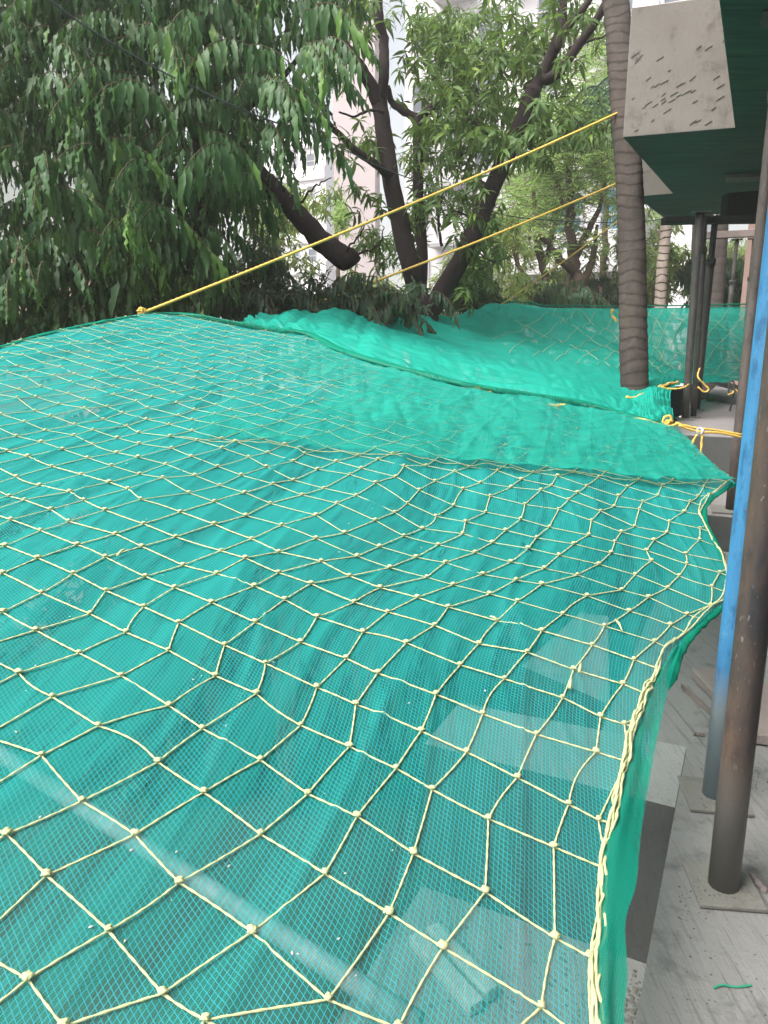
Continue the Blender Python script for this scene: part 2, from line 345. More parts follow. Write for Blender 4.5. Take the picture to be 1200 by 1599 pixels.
# patch of cement and a streak under the soffit, chisel marks on the light face
fx = (B - A); fw = fx.length; fx = fx.normalized(); fn = fx.cross(UP)
if fn.y > 0: fn = -fn
cm = MB(); rr = random.Random(3)
for k in range(44):
    a_ = rr.uniform(.06, .97) * fw; r_ = rr.uniform(.03, .52)
    if rr.random() < .3: a_ = rr.uniform(.3, .97) * fw; r_ = rr.uniform(.08, .35)
    c_ = A + fx * a_ + UP * r_ + fn * .001; L_ = rr.uniform(.02, .055); an = R(rr.uniform(22, 40)); dx_ = fx * math.cos(an) + UP * math.sin(an)
    cm.box(c_, L_, .0015, .005, dx_, dx_.cross(fn), fn)
cm.obj('chisel_marks', plain('chisel_shadow_concrete', (.125, .11, .096), .9), ub, kind='stuff')
M['stub'] = M['floor']
# loose stub of a column below the net, and a small pour stop
cols = MB(); cpts = [atz(x, y, FLOOR - .02) for x, y in ((815, 1040), (905, 957), (950, 962), (952, 1100))]
cols.prism([(p.x, p.y) for p in cpts], GROUND, FLOOR - .02, 1, 1, 0)
tag(cols.obj('column_stub', [M['pale_floor'], M['side']]), 'rough pale column top showing through the net beyond the long ledge', 'column')

# ------------------------------------------------------------------ steel props
def prop(base, top, r, mats, label, plate=.15, collar=None, inner=None, group='telescopic steel props', plate_rot=0.0, zb=None, pin=False):
    """mats: outer, inner; collar: fraction along the tube where the outer tube ends"""
    root = empty('steel_prop', base, label, 'steel prop', group)
    ax = (top - base).normalized(); L = (top - base).length; k = collar or 1.0
    seg = lambda a, b, rad, n=20: MB().tube([base + ax * (a + (b - a) * i / 6) for i in range(7)], rad, n)
    seg(.004, L * k, r).obj('outer_tube', mats[0], root, True)
    if k < 1:
        seg(L * k - .02, L, r * .78).obj('inner_tube', mats[1], root, True)
        cc = base + ax * (L * k); mb = MB(); mb.tube([cc - ax * .035, cc - ax * .012, cc + ax * .012, cc + ax * .02], [r * 1.18, r * 1.3, r * 1.3, r * 1.1], 16)
        side = ax.orthogonal().normalized()
        mb.tube([cc + side * r * 1.1, cc + side * r * 2.6 - ax * .01], .007, 6); mb.tube([cc - side * r * 1.1, cc - side * r * 2.4 - ax * .012], .007, 6)
        mb.obj('collar_nut', mats[1], root)
        p = MB(); pc = cc + ax * .09; p.tube([pc + D * r * 2.0, pc - D * r * 2.0, pc - D * r * 2.1 - ax * .07], .006, 6); p.obj('locking_pin', mats[1], root)
    if plate:
        e1 = Matrix.Rotation(plate_rot, 3, 'Z') @ O; e2 = UP.cross(e1)
        pl = MB(); pl.box(base + UP * .006, plate, plate, .008, e1, e2); bevel(pl.obj('base_plate', M['plate'], root), .002)
        tp = MB(); tp.box(top - UP * .005, plate, plate, .008, e1, e2); tp.obj('head_plate', mats[1], root)
    return root
def vert(px, py, z, pxt, pyt):
    b = atz(px, py, z); return b, aty(pxt, pyt, b.y)
def upto(b, t, z=CEIL):
    return b + (t - b) * ((z - b.z) / (t.z - b.z))
for (px, py, z, tx, ty, r, m, lab, cl, pl, rot, ztop) in (
    (1129, 1388, FLOOR, 1200, 757, .0258, ('prop_black', 'prop_dark'), 'thick rusty black prop nearest the camera, on a mortar crusted plate', .80, .112, .35, CEIL),
    (1115, 1246, FLOOR, 1172, 757, .0245, ('prop_blue', 'prop_blue'), 'blue painted prop with chipped paint, dusty grey at its foot', None, .125, .30, CEIL),
    (1142, 798, -.78, 1185, 400, .027, ('prop_brown', 'prop_dark'), 'speckled brown prop just behind the blue one, on the middle step', .86, .18, .1, CEIL),
    (1070, 655, -.55, 1092, 352, .028, ('prop_dark', 'prop_dark'), 'dark prop left of the others, first on the raised slab', None, .13, .2, .93),
    (1083, 652, -.55, 1101, 352, .021, ('prop_dark', 'prop_dark'), 'thin dark prop tied close against the right of the leftmost one', .84, .10, .2, .93),
    (1087, 640, -.55, 1116, 352, .032, ('prop_dark', 'prop_dark'), 'leaning near black prop third from the left above the yellow rope loop', .80, .13, .1, 1.0),
    (1126, 604, -.55, 1152, 368, .030, ('prop_dark', 'prop_dark'), 'slim black prop standing alone in front of the hanging green net', .72, .14, .0, CEIL),
    (1156, 604, -.55, 1178, 372, .028, ('prop_dark', 'prop_brown'), 'dark brown prop with a collar under the short timber, by the pink wall', .74, .14, .0, 1.36)):
    b, t = vert(px, py, z, tx, ty); t = upto(b, t, ztop)
    prop(b, t, r, (M[m[0]], M[m[1]]), lab, pl, cl, plate_rot=rot)
# timber across the head of the last prop
ht = at(1184, 364, 10.0)
tb = MB(); tb.box(ht, 1.3, .10, .09, (O * -1 + D * .1).normalized()); bevel(tag(tb.obj('timber_beam', M['timber']), 'short brown timber laid across the head of the prop by the pink wall', 'timber beam'), .006)

# loose things on the floors
def slabthing(name, pts, z0, th, mat, label, cat, group=None, bev=.004):
    mb = MB(); mb.prism([(p.x, p.y) for p in pts], z0, z0 + th); o = mb.obj(name, mat); tag(o, label, cat, group); return bevel(o, bev)
slabthing('board', [atz(x, y, FLOOR) for x, y in ((1078, 1058), (1150, 1062), (1290, 1120), (1290, 1178), (1172, 1164))], FLOOR + .004, .028, M['ply'], 'dusty pink shuttering board lying flat behind the two near props', 'board')
def stick(name, a, b, w, h, mat, label, cat, z, group=None, over=0):
    a, b = atz(*a, z), atz(*b, z); d = (b - a).normalized(); mb = MB(); n = 7
    P = [a + (b - a) * (k / n) for k in range(n + 1)]; s = UP.cross(d)
    V = []; 
    for k, p in enumerate(P):
        ww = w * (.75 + .35 * math.sin(k * 2.1)) * (.35 if k in (0, n) else 1)
        V += [p - s * ww / 2 + UP * .001, p + s * ww / 2 + UP * .001, p + s * ww * .35 + UP * h, p - s * ww * .35 + UP * h]
    F = []
    for k in range(n): 
        for c in range(4): F.append((k * 4 + c, k * 4 + (c + 1) % 4, k * 4 + 4 + (c + 1) % 4, k * 4 + 4 + c))
    F += [(3, 2, 1, 0), (n * 4, n * 4 + 1, n * 4 + 2, n * 4 + 3)]
    mb.add(V, F); o = mb.obj(name, mat); return tag(o, label, cat, group)
stick('wood_splinter', (1064, 1073), (1118, 1122), .016, .012, M['timber'], 'long split wood splinter lying left of the blue prop', 'splinter', FLOOR + .002)
stick('wood_chip', (1082, 1147), (1100, 1150), .008, .008, M['timber'], 'short dark wood chip on the floor left of the dusty blue prop foot', 'wood chip', FLOOR + .002)
stick('wood_splinter', (1196, 1395), (1174, 1370), .010, .008, M['ply'], 'pinkish splinter at the right of the near base plate', 'splinter', FLOOR + .002)
gs = MB(); gs.tube(bez([atz(1115, 1543, FLOOR + .003), atz(1128, 1538, FLOOR + .004), atz(1150, 1541, FLOOR + .003), atz(1174, 1538, FLOOR + .003)], 5), .0016, 6)
tag(gs.obj('string_offcut', M['string']), 'bit of green string lying on the bare floor at the bottom', 'string')
# crumbs of mortar on the floor and in the recess
def crumbs(name, spots, n, smin, smax, mat, seed):
    rr = random.Random(seed); mb = MB()
    for k in range(n):
        x0, y0, x1, y1, z = rr.choice(spots); p = atz(rr.uniform(x0, x1), rr.uniform(y0, y1), z); s = rr.uniform(smin, smax)
        V = [p + Vector((rr.uniform(.6, 1) * s * a, rr.uniform(.6, 1) * s * b, s * .55 * c)) for a, b, c in ((1, 0, .1), (-.2, 1, .1), (-1, -.1, .1), (.1, -1, .1), (.1, .1, 1.1))]
        mb.add(V, [(0, 1, 4), (1, 2, 4), (2, 3, 4), (3, 0, 4), (3, 2, 1, 0)])
    return link(name, mb.mesh(name, mat), None, 'stuff')
tag(crumbs('mortar_crumbs', [(1010, 1215, 1055, 1258, FLOOR), (1015, 1220, 1050, 1245, FLOOR), (1085, 1370, 1150, 1405, FLOOR + .011), (1060, 1380, 1110, 1440, FLOOR), (1095, 1240, 1130, 1262, FLOOR + .011), (1020, 1050, 1100, 1250, FLOOR), (1170, 1190, 1200, 1240, FLOOR), (1030, 1450, 1200, 1599, FLOOR), (1105, 765, 1135, 795, -.78)], 300, .0008, .003, M['side'], 4), 'loose grey mortar crumbs scattered over the concrete floor', 'crumbs')
tag(crumbs('recess_debris', [(970, 1540, 1000, 1640, FLOOR - .40), (880, 1480, 1000, 1640, FLOOR - .40), (640, 1440, 1000, 1640, FLOOR - .4)], 260, .003, .009, M['plate'], 5), 'dark rubble lying in the bottom of the narrow recess', 'rubble')
for (p0, p1, w_, h_, lb) in (((648, 1474), (745, 1585), .036, .03, 'left one of two pale timber offcuts under the net in the recess'), ((674, 1462), (768, 1565), .034, .032, 'right one of two pale timber offcuts under the net in the recess')):
    a, b = atz(*p0, FLOOR - .40), atz(*p1, FLOOR - .40); d_ = (b - a).normalized(); mb = MB()
    mb.box((a + b) / 2 + UP * (h_ / 2 + .002), (b - a).length, w_, h_, d_, UP.cross(d_)); bevel(tag(mb.obj('timber_offcut', M['pale_block']), lb, 'timber offcut', 'pale offcuts in the recess'), .004)
a, b = atz(-260, 1010, -1.0), atz(655, 1600, -1.18)
pp = MB(); pp.tube([a + (b - a) * (k / 10 - .9) for k in range(20)], .021, 16)
tag(pp.obj('plastic_pipe', M['pipe'], None, True), 'long pale plastic pipe lying slantwise beneath the net', 'pipe')
# battens and small frame on the raised slab
def batten(a, b, w, h, mat, label, name='batten', cat='batten', group=None):
    d_ = (b - a).normalized(); mb = MB(); mb.box((a + b) / 2, (b - a).length, w, h, d_, UP.cross(d_).normalized(), None)
    return bevel(tag(mb.obj(name, mat), label, cat, group), .003)
batten(atz(1082, 614, -.50), atz(1158, 629, -.53), .07, .05, M['prop_dark'], 'long dark batten lying across the raised slab behind the twin props')
batten(atz(1101, 592, -.40), atz(1162, 609, -.40), .05, .05, M['prop_dark'], 'shorter dark batten raised on a block near the foot of the slim prop')
bx_ = MB(); bc = atz(1045, 648, -.55); bx_.box(bc + UP * .115, .20, .20, .225, O, D); tag(bevel(bx_.obj('crate', M['black']), .01), 'black box standing on the raised slab edge left of the twin props', 'box')
rb = MB(); rb.tube([atz(1140, 642, -.55), aty(1147, 612, atz(1140, 642, -.55).y), aty(1148, 600, atz(1140, 642, -.55).y)], .008, 6)
rb.tube(bez([aty(1138, 615, 5.2), aty(1139, 597, 5.2), aty(1146, 596, 5.2), aty(1147, 610, 5.2)], 5), .006, 6)
tag(rb.obj('bent_rebar', M['prop_dark']), 'thin bent steel rod standing by the dark battens', 'steel rod')

# ------------------------------------------------------------------ safety net 1
S0 = lambda X, Y: -.845 + .195 * Y - .126 * X
def onS(px, py, lift=0.0):
    r = ray(px, py); t = (-.845 + lift) / (r.z - .195 * r.y + .126 * r.x); return r * t
KN = {
    -2: ((2,44,1531), (3,99,1599)),
    -1: ((0,11,1304), (1,73,1366), (2,170,1456), (3,254,1547), (4,321,1599)),
    0: ((-1,66,1183), (0,128,1249), (1,211,1304), (2,280,1375), (3,394,1458), (4,513,1568)),
    1: ((-3,30,1052), (-2,82,1089), (-1,154,1137), (0,247,1192), (1,319,1240), (2,407,1300), (3,508,1371), (4,608,1427), (5,692,1479), (6,846,1569)),
    2: ((-5,5,959), (-4,57,989), (-3,124,1020), (-2,190,1057), (-1,264,1101), (0,316,1137), (1,407,1185), (2,481,1237), (3,558,1281), (4,646,1335), (5,758,1394), (6,867,1463), (7,921,1494)),
    3: ((-6,5,899), (-5,66,931), (-4,141,960), (-3,197,988), (-2,264,1020), (-1,337,1055), (0,401,1087), (1,470,1128), (2,546,1167), (3,619,1204), (4,675,1233), (5,763,1279), (6,865,1323), (7,950,1358)),
    4: ((-7,9,855), (-6,60,877), (-5,115,901), (-4,166,926), (-3,225,950), (-2,280,977), (-1,351,1008), (0,415,1038), (1,495,1069), (2,556,1100), (3,658,1144), (4,729,1175), (5,808,1217), (6,888,1258), (7,935,1281)),
    5: ((-8,18,816), (-7,64,832), (-6,121,855), (-5,165,874), (-4,227,899), (-3,273,920), (-2,331,945), (-1,399,975), (0,470,1000), (1,541,1027), (2,590,1052), (3,681,1088), (4,754,1115), (5,838,1149), (6,931,1175), (7,979,1194)),
    6: ((-7,108,819), (-6,181,839), (-5,222,855), (-4,286,881), (-3,339,898), (-2,398,920), (-1,445,938), (0,495,960), (1,567,986), (2,635,1006), (3,719,1038), (4,788,1063), (5,879,1092), (6,938,1121), (7,975,1135)),
    7: ((-7,165,803), (-6,225,821), (-5,275,840), (-4,346,863), (-3,384,879), (-2,435,897), (-1,486,913), (0,554,938), (1,606,956), (2,679,978), (3,748,1004), (4,823,1027), (5,896,1047), (6,973,1071)),
    8: ((-2,502,880), (-1,546,896), (0,594,915), (1,652,934), (2,700,950), (3,777,969), (4,846,990), (5,925,1009), (6,990,1033)),
    9: ((-2,558,868), (-1,609,885), (0,667,903), (1,708,915), (2,765,929), (3,808,943), (4,879,963), (5,944,978)),
    10: ((-2,593,852), (-1,650,867), (0,696,879), (1,754,898), (2,806,909), (3,846,917), (4,917,935), (5,983,955)),
    11: ((-2,631,835), (-1,685,849), (0,742,865), (1,798,878), (2,850,892), (3,902,903), (4,971,922)),
    12: ((-2,660,822), (-1,723,835), (0,769,848), (1,825,862), (2,873,873), (3,935,885), (4,992,898)),
    13: ((-2,681,804), (-1,727,817), (0,790,829), (1,838,843), (2,896,856), (3,954,867)),
}

ks = [(i, j, onS(x, y)) for j, row in KN.items() for i, x, y in row]
IJ = np.array([(i, j) for i, j, _ in ks], float); XY = np.array([(p.x, p.y) for _, _, p in ks])
def quad(a): return np.stack([np.ones(len(a)), a[:, 0], a[:, 1]], 1)
FW = np.linalg.lstsq(quad(IJ), XY, rcond=None)[0]; RES = XY - quad(IJ) @ FW
IV = np.linalg.lstsq(quad(XY), IJ, rcond=None)[0]; RESI = IJ - quad(XY) @ IV
def rbf(q_, c_, val, s_):
    d2 = ((q_[:, None, :] - c_[None]) ** 2).sum(2); w = np.exp(-d2 / (2 * s_ * s_)); near = 1 - np.exp(-w.sum(1) * 1.5)
    return (w @ val) / (w.sum(1)[:, None] + 1e-9) * near[:, None]
def to_xy(ij): ij = np.asarray(ij, float); return quad(ij) @ FW + rbf(ij, IJ, RES, .9)
def to_ij(xy):
    xy = np.asarray(xy, float); out = quad(xy) @ IV
    for k in range(0, len(xy), 20000): out[k:k + 20000] += rbf(xy[k:k + 20000], XY, RESI, .16)
    return out
def wrinkle(ij):
    i, j = ij[:, 0], ij[:, 1]; a = i * .9 + j * .28
    far = np.clip((j - 6) / 14, 0, 1); crease = np.exp(-(vnoise(a * .8, j * .07, 12) / .07) ** 2) * .007 + np.exp(-(vnoise(a * 1.9 + j * .3, j * .11, 13) / .08) ** 2) * .004
    w = .010 * vnoise(a * .55, j * .08, 1) + .0065 * vnoise(a * 1.5 + .4 * vnoise(j * .2, i * .2, 9), j * .12, 2) + .003 * vnoise(a * 3.6, j * .25, 3)
    return w * .7 + crease * .8 - .002 + far * (.006 * vnoise(i * .8, j * .9, 4) + .004 * vnoise(i * 2.2, j * 1.1, 5) + .003 * np.abs(vnoise(i * 1.3 + j * 1.7, j * .8 - i * .4, 6))) - .012 * (1 - far) * 0
RIGHT = [(1015, 1980), (985, 1760), (972, 1599), (977, 1530), (974, 1450), (990, 1390), (1000, 1290), (1020, 1180), (1040, 1085), (1062, 1012), (1085, 988), (1115, 957), (1137, 937), (1139, 893), (1118, 852), (1103, 822), (1098, 800), (1112, 779), (1148, 757), (1122, 735), (1092, 705), (1058, 672)]
FAR = [(1058, 672), (1000, 655), (930, 637), (850, 622), (740, 606), (670, 592), (600, 570), (530, 548), (485, 523), (420, 515), (350, 502), (290, 492), (225, 489)]
LEFT = [(-1100, 1500), (-900, 1100), (-600, 850), (-350, 680), (-120, 578), (0, 540), (60, 523), (120, 508), (175, 498), (225, 489)]
NEAR = [(1015, 1980), (500, 2150), (0, 2050), (-600, 1800), (-1100, 1500)]
vS = lambda x, y: Vector((x, y, S0(x, y)))
c_ = onS(0, 540); LEFT3 = [vS(c_.x - D.x * s_, c_.y - D.y * s_) for s_ in (4.4, 3.2, 2.1, 1.1)] + [onS(-60, 558), onS(0, 540), onS(60, 523), onS(120, 508), onS(175, 498), onS(225, 489)]
NEAR3 = [onS(1015, 1980), vS(.0, .1), vS(-.9, -.35), vS(-2.2, -.65), LEFT3[0]]
def resample(P, n):
    P = np.array([(p.x, p.y) for p in P]); s = np.r_[0, np.cumsum(np.hypot(*np.diff(P, axis=0).T))]; t = np.linspace(0, s[-1], n)
    return np.stack([np.interp(t, s, P[:, 0]), np.interp(t, s, P[:, 1])], 1)
def curve_px(L, n, lift=0.0): return resample(bez([onS(*p, lift) for p in L], 6), n)
def curve3(L, n): return resample(bez(L, 6), n)
def coons(b, t, l, r):
    """b: u along v=0; t: u along v=1; l: v along u=0; r: v along u=1"""
    nu, nv = len(b), len(l); u = np.linspace(0, 1, nu)[None, :, None]; v = np.linspace(0, 1, nv)[:, None, None]
    return (1 - v) * b[None] + v * t[None] + (1 - u) * l[:, None] + u * r[:, None] - ((1 - u) * (1 - v) * b[0] + u * (1 - v) * b[-1] + (1 - u) * v * t[0] + u * v * t[-1])
def gridF(nv, nu):
    k = (np.arange(nv - 1)[:, None] * nu + np.arange(nu - 1)[None]).ravel(); return np.stack([k, k + 1, k + nu + 1, k + nu], 1)
NU, NV = 430, 430
grid = coons(curve3(NEAR3, NU), curve_px(FAR, NU), curve_px(RIGHT, NV), curve3(LEFT3, NV)).reshape(-1, 2)
gij = to_ij(grid); edge_fade = np.ones((NV, NU)); 
uu = np.linspace(0, 1, NU)[None]; vv = np.linspace(0, 1, NV)[:, None]
edge_fade = np.clip(np.minimum(np.minimum(uu, 1 - uu), 1 - vv + 0 * uu) / .03, 0.15, 1).ravel()
gz = S0(grid[:, 0], grid[:, 1]) + wrinkle(gij) * edge_fade
net1 = empty('safety_net', tuple(onS(600, 1300)), 'large green shade cloth net with yellow rope squares stretched out below the camera', 'safety net', 'green safety nets')
link('shade_cloth', npmesh('shade_cloth', np.c_[grid, gz], gridF(NV, NU), M['cloth'], uv=gij, attr={'cover': 1 - .40 * np.clip((gij[:, 0] + .5) / 5, 0, 1) * np.clip((16 - gij[:, 1]) / 5, 0, 1)}), net1)
# the second cloth doubled over the far half of the net
OVL = [(300, 688), (450, 698), (600, 712), (750, 724), (900, 740), (1050, 754), (1150, 757)]
OVR = [(1150, 757), (1122, 735), (1092, 705), (1058, 672)]; OVT = [(425, 518), (485, 527), (530, 551), (600, 573), (740, 607), (850, 623), (930, 638), (1000, 655), (1058, 672)]; OVLf = [(300, 688), (330, 640), (380, 580), (425, 518)]
g2 = coons(curve_px(OVL, 260, .02), curve_px(OVT, 260, .02), curve_px(OVLf, 130, .02), curve_px(OVR, 130, .02)).reshape(-1, 2); ij2 = to_ij(g2)
v2 = np.repeat(np.linspace(0, 1, 130), 260)
z2 = S0(g2[:, 0], g2[:, 1]) + wrinkle(ij2) * .7 + .018 + .011 * np.abs(vnoise(ij2[:, 0] * 1.3 + ij2[:, 1], ij2[:, 1] * .6, 21)) + .006 * np.abs(vnoise(ij2[:, 0] * 2.9 - ij2[:, 1] * 2, ij2[:, 1] * 1.3, 22)) + .012 * np.exp(-(v2 / .04) ** 2)
link('cloth_overlap', npmesh('cloth_overlap', np.c_[g2, z2], gridF(130, 260), M['cloth_plain'], uv=ij2, attr={'cover': np.clip(.08 + (np.tile(np.linspace(0, 1, 260), 130) + .18 * vnoise(ij2[:, 0] * .35, ij2[:, 1] * .3, 61) - .05) * 1.7, .02, .85) }), net1)
# crumpled hems along the free edges
def hem(name, pxs, w, seed, mat, parent, lift=.01, n=240, m=9, P=None):
    P = P or [onS(*p) for p in pxs]; C2 = resample(bez(P, 8), n) if P is None or True else None
    Z = S0(C2[:, 0], C2[:, 1]) if pxs is not None else None
    T = np.gradient(C2, axis=0); T /= np.linalg.norm(T, axis=1)[:, None]; Nn = np.stack([-T[:, 1], T[:, 0]], 1)
    a = np.linspace(0, 2 * math.pi, m, endpoint=False); V = []
    tp_ = np.clip(np.minimum(np.arange(n), n - 1 - np.arange(n)) / 25, .12, 1)
    for k, an in enumerate(a):
        rr_ = w * (.75 + .3 * vnoise(np.arange(n) * .09, np.full(n, k * .9), seed)) * tp_
        V.append(np.c_[C2 + Nn * (rr_ * math.cos(an))[:, None], Z + lift + rr_ * math.sin(an) * .55])
    V = np.stack(V, 1).reshape(-1, 3); F = []
    k = np.arange(n - 1)[:, None] * m; c = np.arange(m)[None]; F = np.stack([(k + c).ravel(), (k + (c + 1) % m).ravel(), (k + m + (c + 1) % m).ravel(), (k + m + c).ravel()], 1)
    return link(name, npmesh(name, V, F, mat, uv=V[:, :2] * 10), parent)
hem('far_hem', [(1050, 665), (1000, 656), (930, 638), (850, 624), (740, 607), (670, 590), (600, 572), (530, 550), (485, 526), (420, 517), (350, 504), (290, 494), (225, 491)], .035, 31, M['cloth_hem'], net1)
hem('outer_hem', [(225, 492), (175, 500), (120, 511), (60, 525), (0, 543), (-60, 561)], .018, 32, M['cloth_hem'], net1, .0)
hem('right_hem', [(1145, 757), (1112, 781), (1100, 800), (1105, 824), (1120, 854), (1137, 893)], .010, 33, M['cloth_hem'], net1, .004)
hem('right_hem', [(1133, 940), (1110, 960), (1085, 985), (1064, 1012), (1044, 1075)], .013, 34, M['cloth_hem'], net1, -.004)
# loose doubled flap outside the border rope
FI = [(950, 1980), (938, 1750), (934, 1599), (929, 1520), (938, 1455), (943, 1340), (960, 1270), (975, 1200), (986, 1150), (1004, 1100), (1028, 1050), (1055, 1012)]
FO_ = [(1022, 1980), (990, 1760), (975, 1599), (980, 1530), (976, 1450), (993, 1390), (1003, 1290), (1023, 1180), (1043, 1085), (1064, 1013)]
fi, fo2 = curve_px(FI, 200), curve_px(FO_, 200); tt = np.linspace(0, 1, 16)[:, None, None]; fg = (fi[None] * (1 - tt) + fo2[None] * tt); kk_ = np.arange(200)[None] + 0 * tt[:, :, 0]
fz = S0(fg[..., 0], fg[..., 1]) + .004 + .006 * vnoise(tt[:, :, 0] * 3 + 0 * kk_, kk_ * .03, 71) + .004 * tt[:, :, 0]
link('edge_flap', npmesh('edge_flap', np.c_[fg.reshape(-1, 2), fz.ravel()], gridF(16, 200), M['cloth_flap'], uv=to_ij(fg.reshape(-1, 2))), net1)
# rope lattice: every rope a part, clipped to the border rope
BORDER = [(950, 1980), (938, 1750), (934, 1599), (929, 1520), (938, 1455), (943, 1340), (960, 1270), (975, 1200), (986, 1150), (1004, 1100), (1028, 1050), (1040, 1015), (1075, 985), (1108, 955), (1131, 937), (1136, 893), (1117, 852), (1097, 815), (1094, 800), (1108, 780), (1143, 757)]
poly = [(p.x, p.y) for p in bez([onS(*p) for p in BORDER], 4)] + [tuple(p) for p in resample([onS(*p) for p in FAR], 60)] + [tuple(p) for p in resample(bez(LEFT3, 6)[::-1], 60)] + [tuple(p) for p in resample(bez(NEAR3, 6)[::-1], 40)]
PX = np.array([p[0] for p in poly]); PY = np.array([p[1] for p in poly])
def inside(pts):
    x, y = pts[:, 0][:, None], pts[:, 1][:, None]; x1, y1, x2, y2 = PX, PY, np.roll(PX, -1), np.roll(PY, -1)
    c = ((y1 > y) != (y2 > y)) & (x < (x2 - x1) * (y - y1) / (y2 - y1 + 1e-12) + x1); return c.sum(1) % 2 == 1
I0, I1, J0, J1 = -60, 30, -45, 44
ii, jj = np.meshgrid(np.arange(I0, I1 + 1), np.arange(J0, J1 + 1), indexing='ij'); kij = np.stack([ii.ravel(), jj.ravel()], 1).astype(float)
known = {(i, j) for i, j, _ in ks}
kxy = to_xy(kij); rj = np.random.default_rng(5)
for n_, (i, j) in enumerate(kij.astype(int)):
    if (i, j) not in known: kxy[n_] += rj.normal(0, .008 if j < 12 else .011, 2)
for n_, (i, j, p) in enumerate(ks): kxy[(i - I0) * (J1 - J0 + 1) + (j - J0)] = (p.x, p.y)
kin = inside(kxy).reshape(ii.shape); kxy = kxy.reshape(*ii.shape, 2)
def lift_pts(xy, lift=.006):
    xy = np.asarray(xy); z = S0(xy[:, 0], xy[:, 1]) + wrinkle(to_ij(xy)) + lift; return [Vector((a[0], a[1], c)) for a, c in zip(xy, z)]
def rope_run(pts_xy, name='rope'):
    """pts_xy: list of knots; makes the tube through them with a little slack"""
    P = []; rad = None; dist = min(math.hypot(*p) for p in pts_xy)
    near = dist < 2.0; sub = 24 if near and dist < 1.5 else (6 if near else 3)
    rs = random.Random(int(pts_xy[0][0] * 1e4) ^ int(pts_xy[0][1] * 1e4))
    for k in range(len(pts_xy) - 1):
        a, b = np.array(pts_xy[k]), np.array(pts_xy[k + 1]); d = b - a; L = np.hypot(*d); nrm = np.array([-d[1], d[0]]) / (L + 1e-9)
        bow = rs.gauss(0, .010) * L if rs.random() < .93 else rs.gauss(0, .05) * L
        for s in range(sub): t = s / sub; P.append(a + d * t + nrm * bow * math.sin(math.pi * t))
    P.append(np.array(pts_xy[-1])); V = lift_pts(np.array(P), -.001); mb = MB(); KZ = [v.z + .0035 for v in lift_pts(np.array(pts_xy), 0)]
    for k in range(len(pts_xy) - 1):
        for s in range(sub + 1): v = V[k * sub + s]; v.z = max(v.z, KZ[k] + (KZ[k + 1] - KZ[k]) * s / sub)
    if sub == 24: mb.tube(V, .00142, 8, twist=2 * math.pi / .02 / 2, strands=2, amp=.28)
    else: mb.tube(V, .0011 if dist < 2.4 else .00092, 5)
    return mb.obj(name, M['net_rope'], net1, True)
def clipseg(a, b):
    lo, hi = 0.0, 1.0
    for _ in range(14):
        m = (lo + hi) / 2
        if inside((a + (b - a) * m)[None])[0]: lo = m
        else: hi = m
    return a + (b - a) * lo
def lines(axis):
    n1 = kxy.shape[1 - axis]; n0 = kxy.shape[axis]
    for l in range(n1):
        run = []
        get = (lambda k: (kxy[k, l], kin[k, l])) if axis == 0 else (lambda k: (kxy[l, k], kin[l, k]))
        for k in range(n0):
            p, ins = get(k)
            if ins:
                if not run and k > 0: run.append(clipseg(p, get(k - 1)[0]))
                run.append(p)
            elif run:
                run.append(clipseg(run[-1], p)); rope_run(run); run = []
        if run: rope_run(run)
lines(0); lines(1)
def border_rope(pxs, r, n, off, seed, name='border_rope', mat='net_rope', parent=None, amp=.004):
    C2 = resample(bez([onS(*p) for p in pxs], 6), n); k = np.arange(n)
    T = np.gradient(C2, axis=0); T /= np.linalg.norm(T, axis=1)[:, None]; C2 = C2 + np.stack([-T[:, 1], T[:, 0]], 1) * (off + amp * vnoise(k * .11, k * 0 + seed, seed))[:, None]
    V = [v + UP * (.008 + .004 * math.sin(i_ * .21 + seed)) for i_, v in enumerate(lift_pts(C2, .0))]
    return MB().tube(V, r, 8, twist=2 * math.pi / .03 / 2, strands=2, amp=.25).obj(name, M[mat], parent or net1, True)
for off, sd_ in ((0, 1), (.0045, 2), (-.0045, 3), (.002, 4)): border_rope(BORDER[:11], .0022, 330, off, sd_, amp=.003)
for off, sd_ in ((0, 5), (.004, 6)): border_rope(BORDER[10:], .0018, 200, off, sd_)
border_rope([(280, 689), (450, 700), (600, 714), (750, 727), (900, 744), (1050, 757), (1140, 760)], .0013, 220, 0, 8, 'gathering_rope')
# knots: one lumpy overhand knot in three shapes
def knot_mesh(seed):
    r_ = random.Random(seed); mb = MB(); 
    loop = [Vector((math.cos(a) * .0052, math.sin(a) * .0048, .0018 * math.sin(2 * a + seed))) for a in [k * 2 * math.pi / 9 for k in range(9)]]; loop.append(loop[0])
    mb.tube(loop, .0032, 6, caps=False)
    mb.tube([Vector((-.009, -.002, 0)), Vector((-.003, .002, .003)), Vector((.004, -.002, .003)), Vector((.010, .002, 0))], [.0022, .0034, .0034, .0022], 6)
    mb.tube([Vector((.002, -.009, 0)), Vector((-.001, -.003, .002)), Vector((.001, .003, .0025)), Vector((-.002, .008, -.001))], [.0022, .0033, .0033, .0022], 6)
    return mb.mesh('knot', M['net_rope'], True)
kms = [knot_mesh(k) for k in range(3)]
ksel = [(kxy[a, b], math.hypot(*kxy[a, b])) for a in range(kxy.shape[0]) for b in range(kxy.shape[1]) if kin[a, b]]
def inframe(p, m=30):
    zc = p.y * CP - p.z * SP
    if zc < .05: return False
    x = 600 + FPX * p.x / zc; y = 799.5 - FPX * (p.y * SP + p.z * CP) / zc; return -m < x < 1200 + m and -m < y < 1599 + m
kp = lift_pts(np.array([p for p, _ in ksel]), .0075); kp = [p for p in kp if inframe(p, 60)]; kp.sort(key=lambda p: p.length)
rk = random.Random(2)
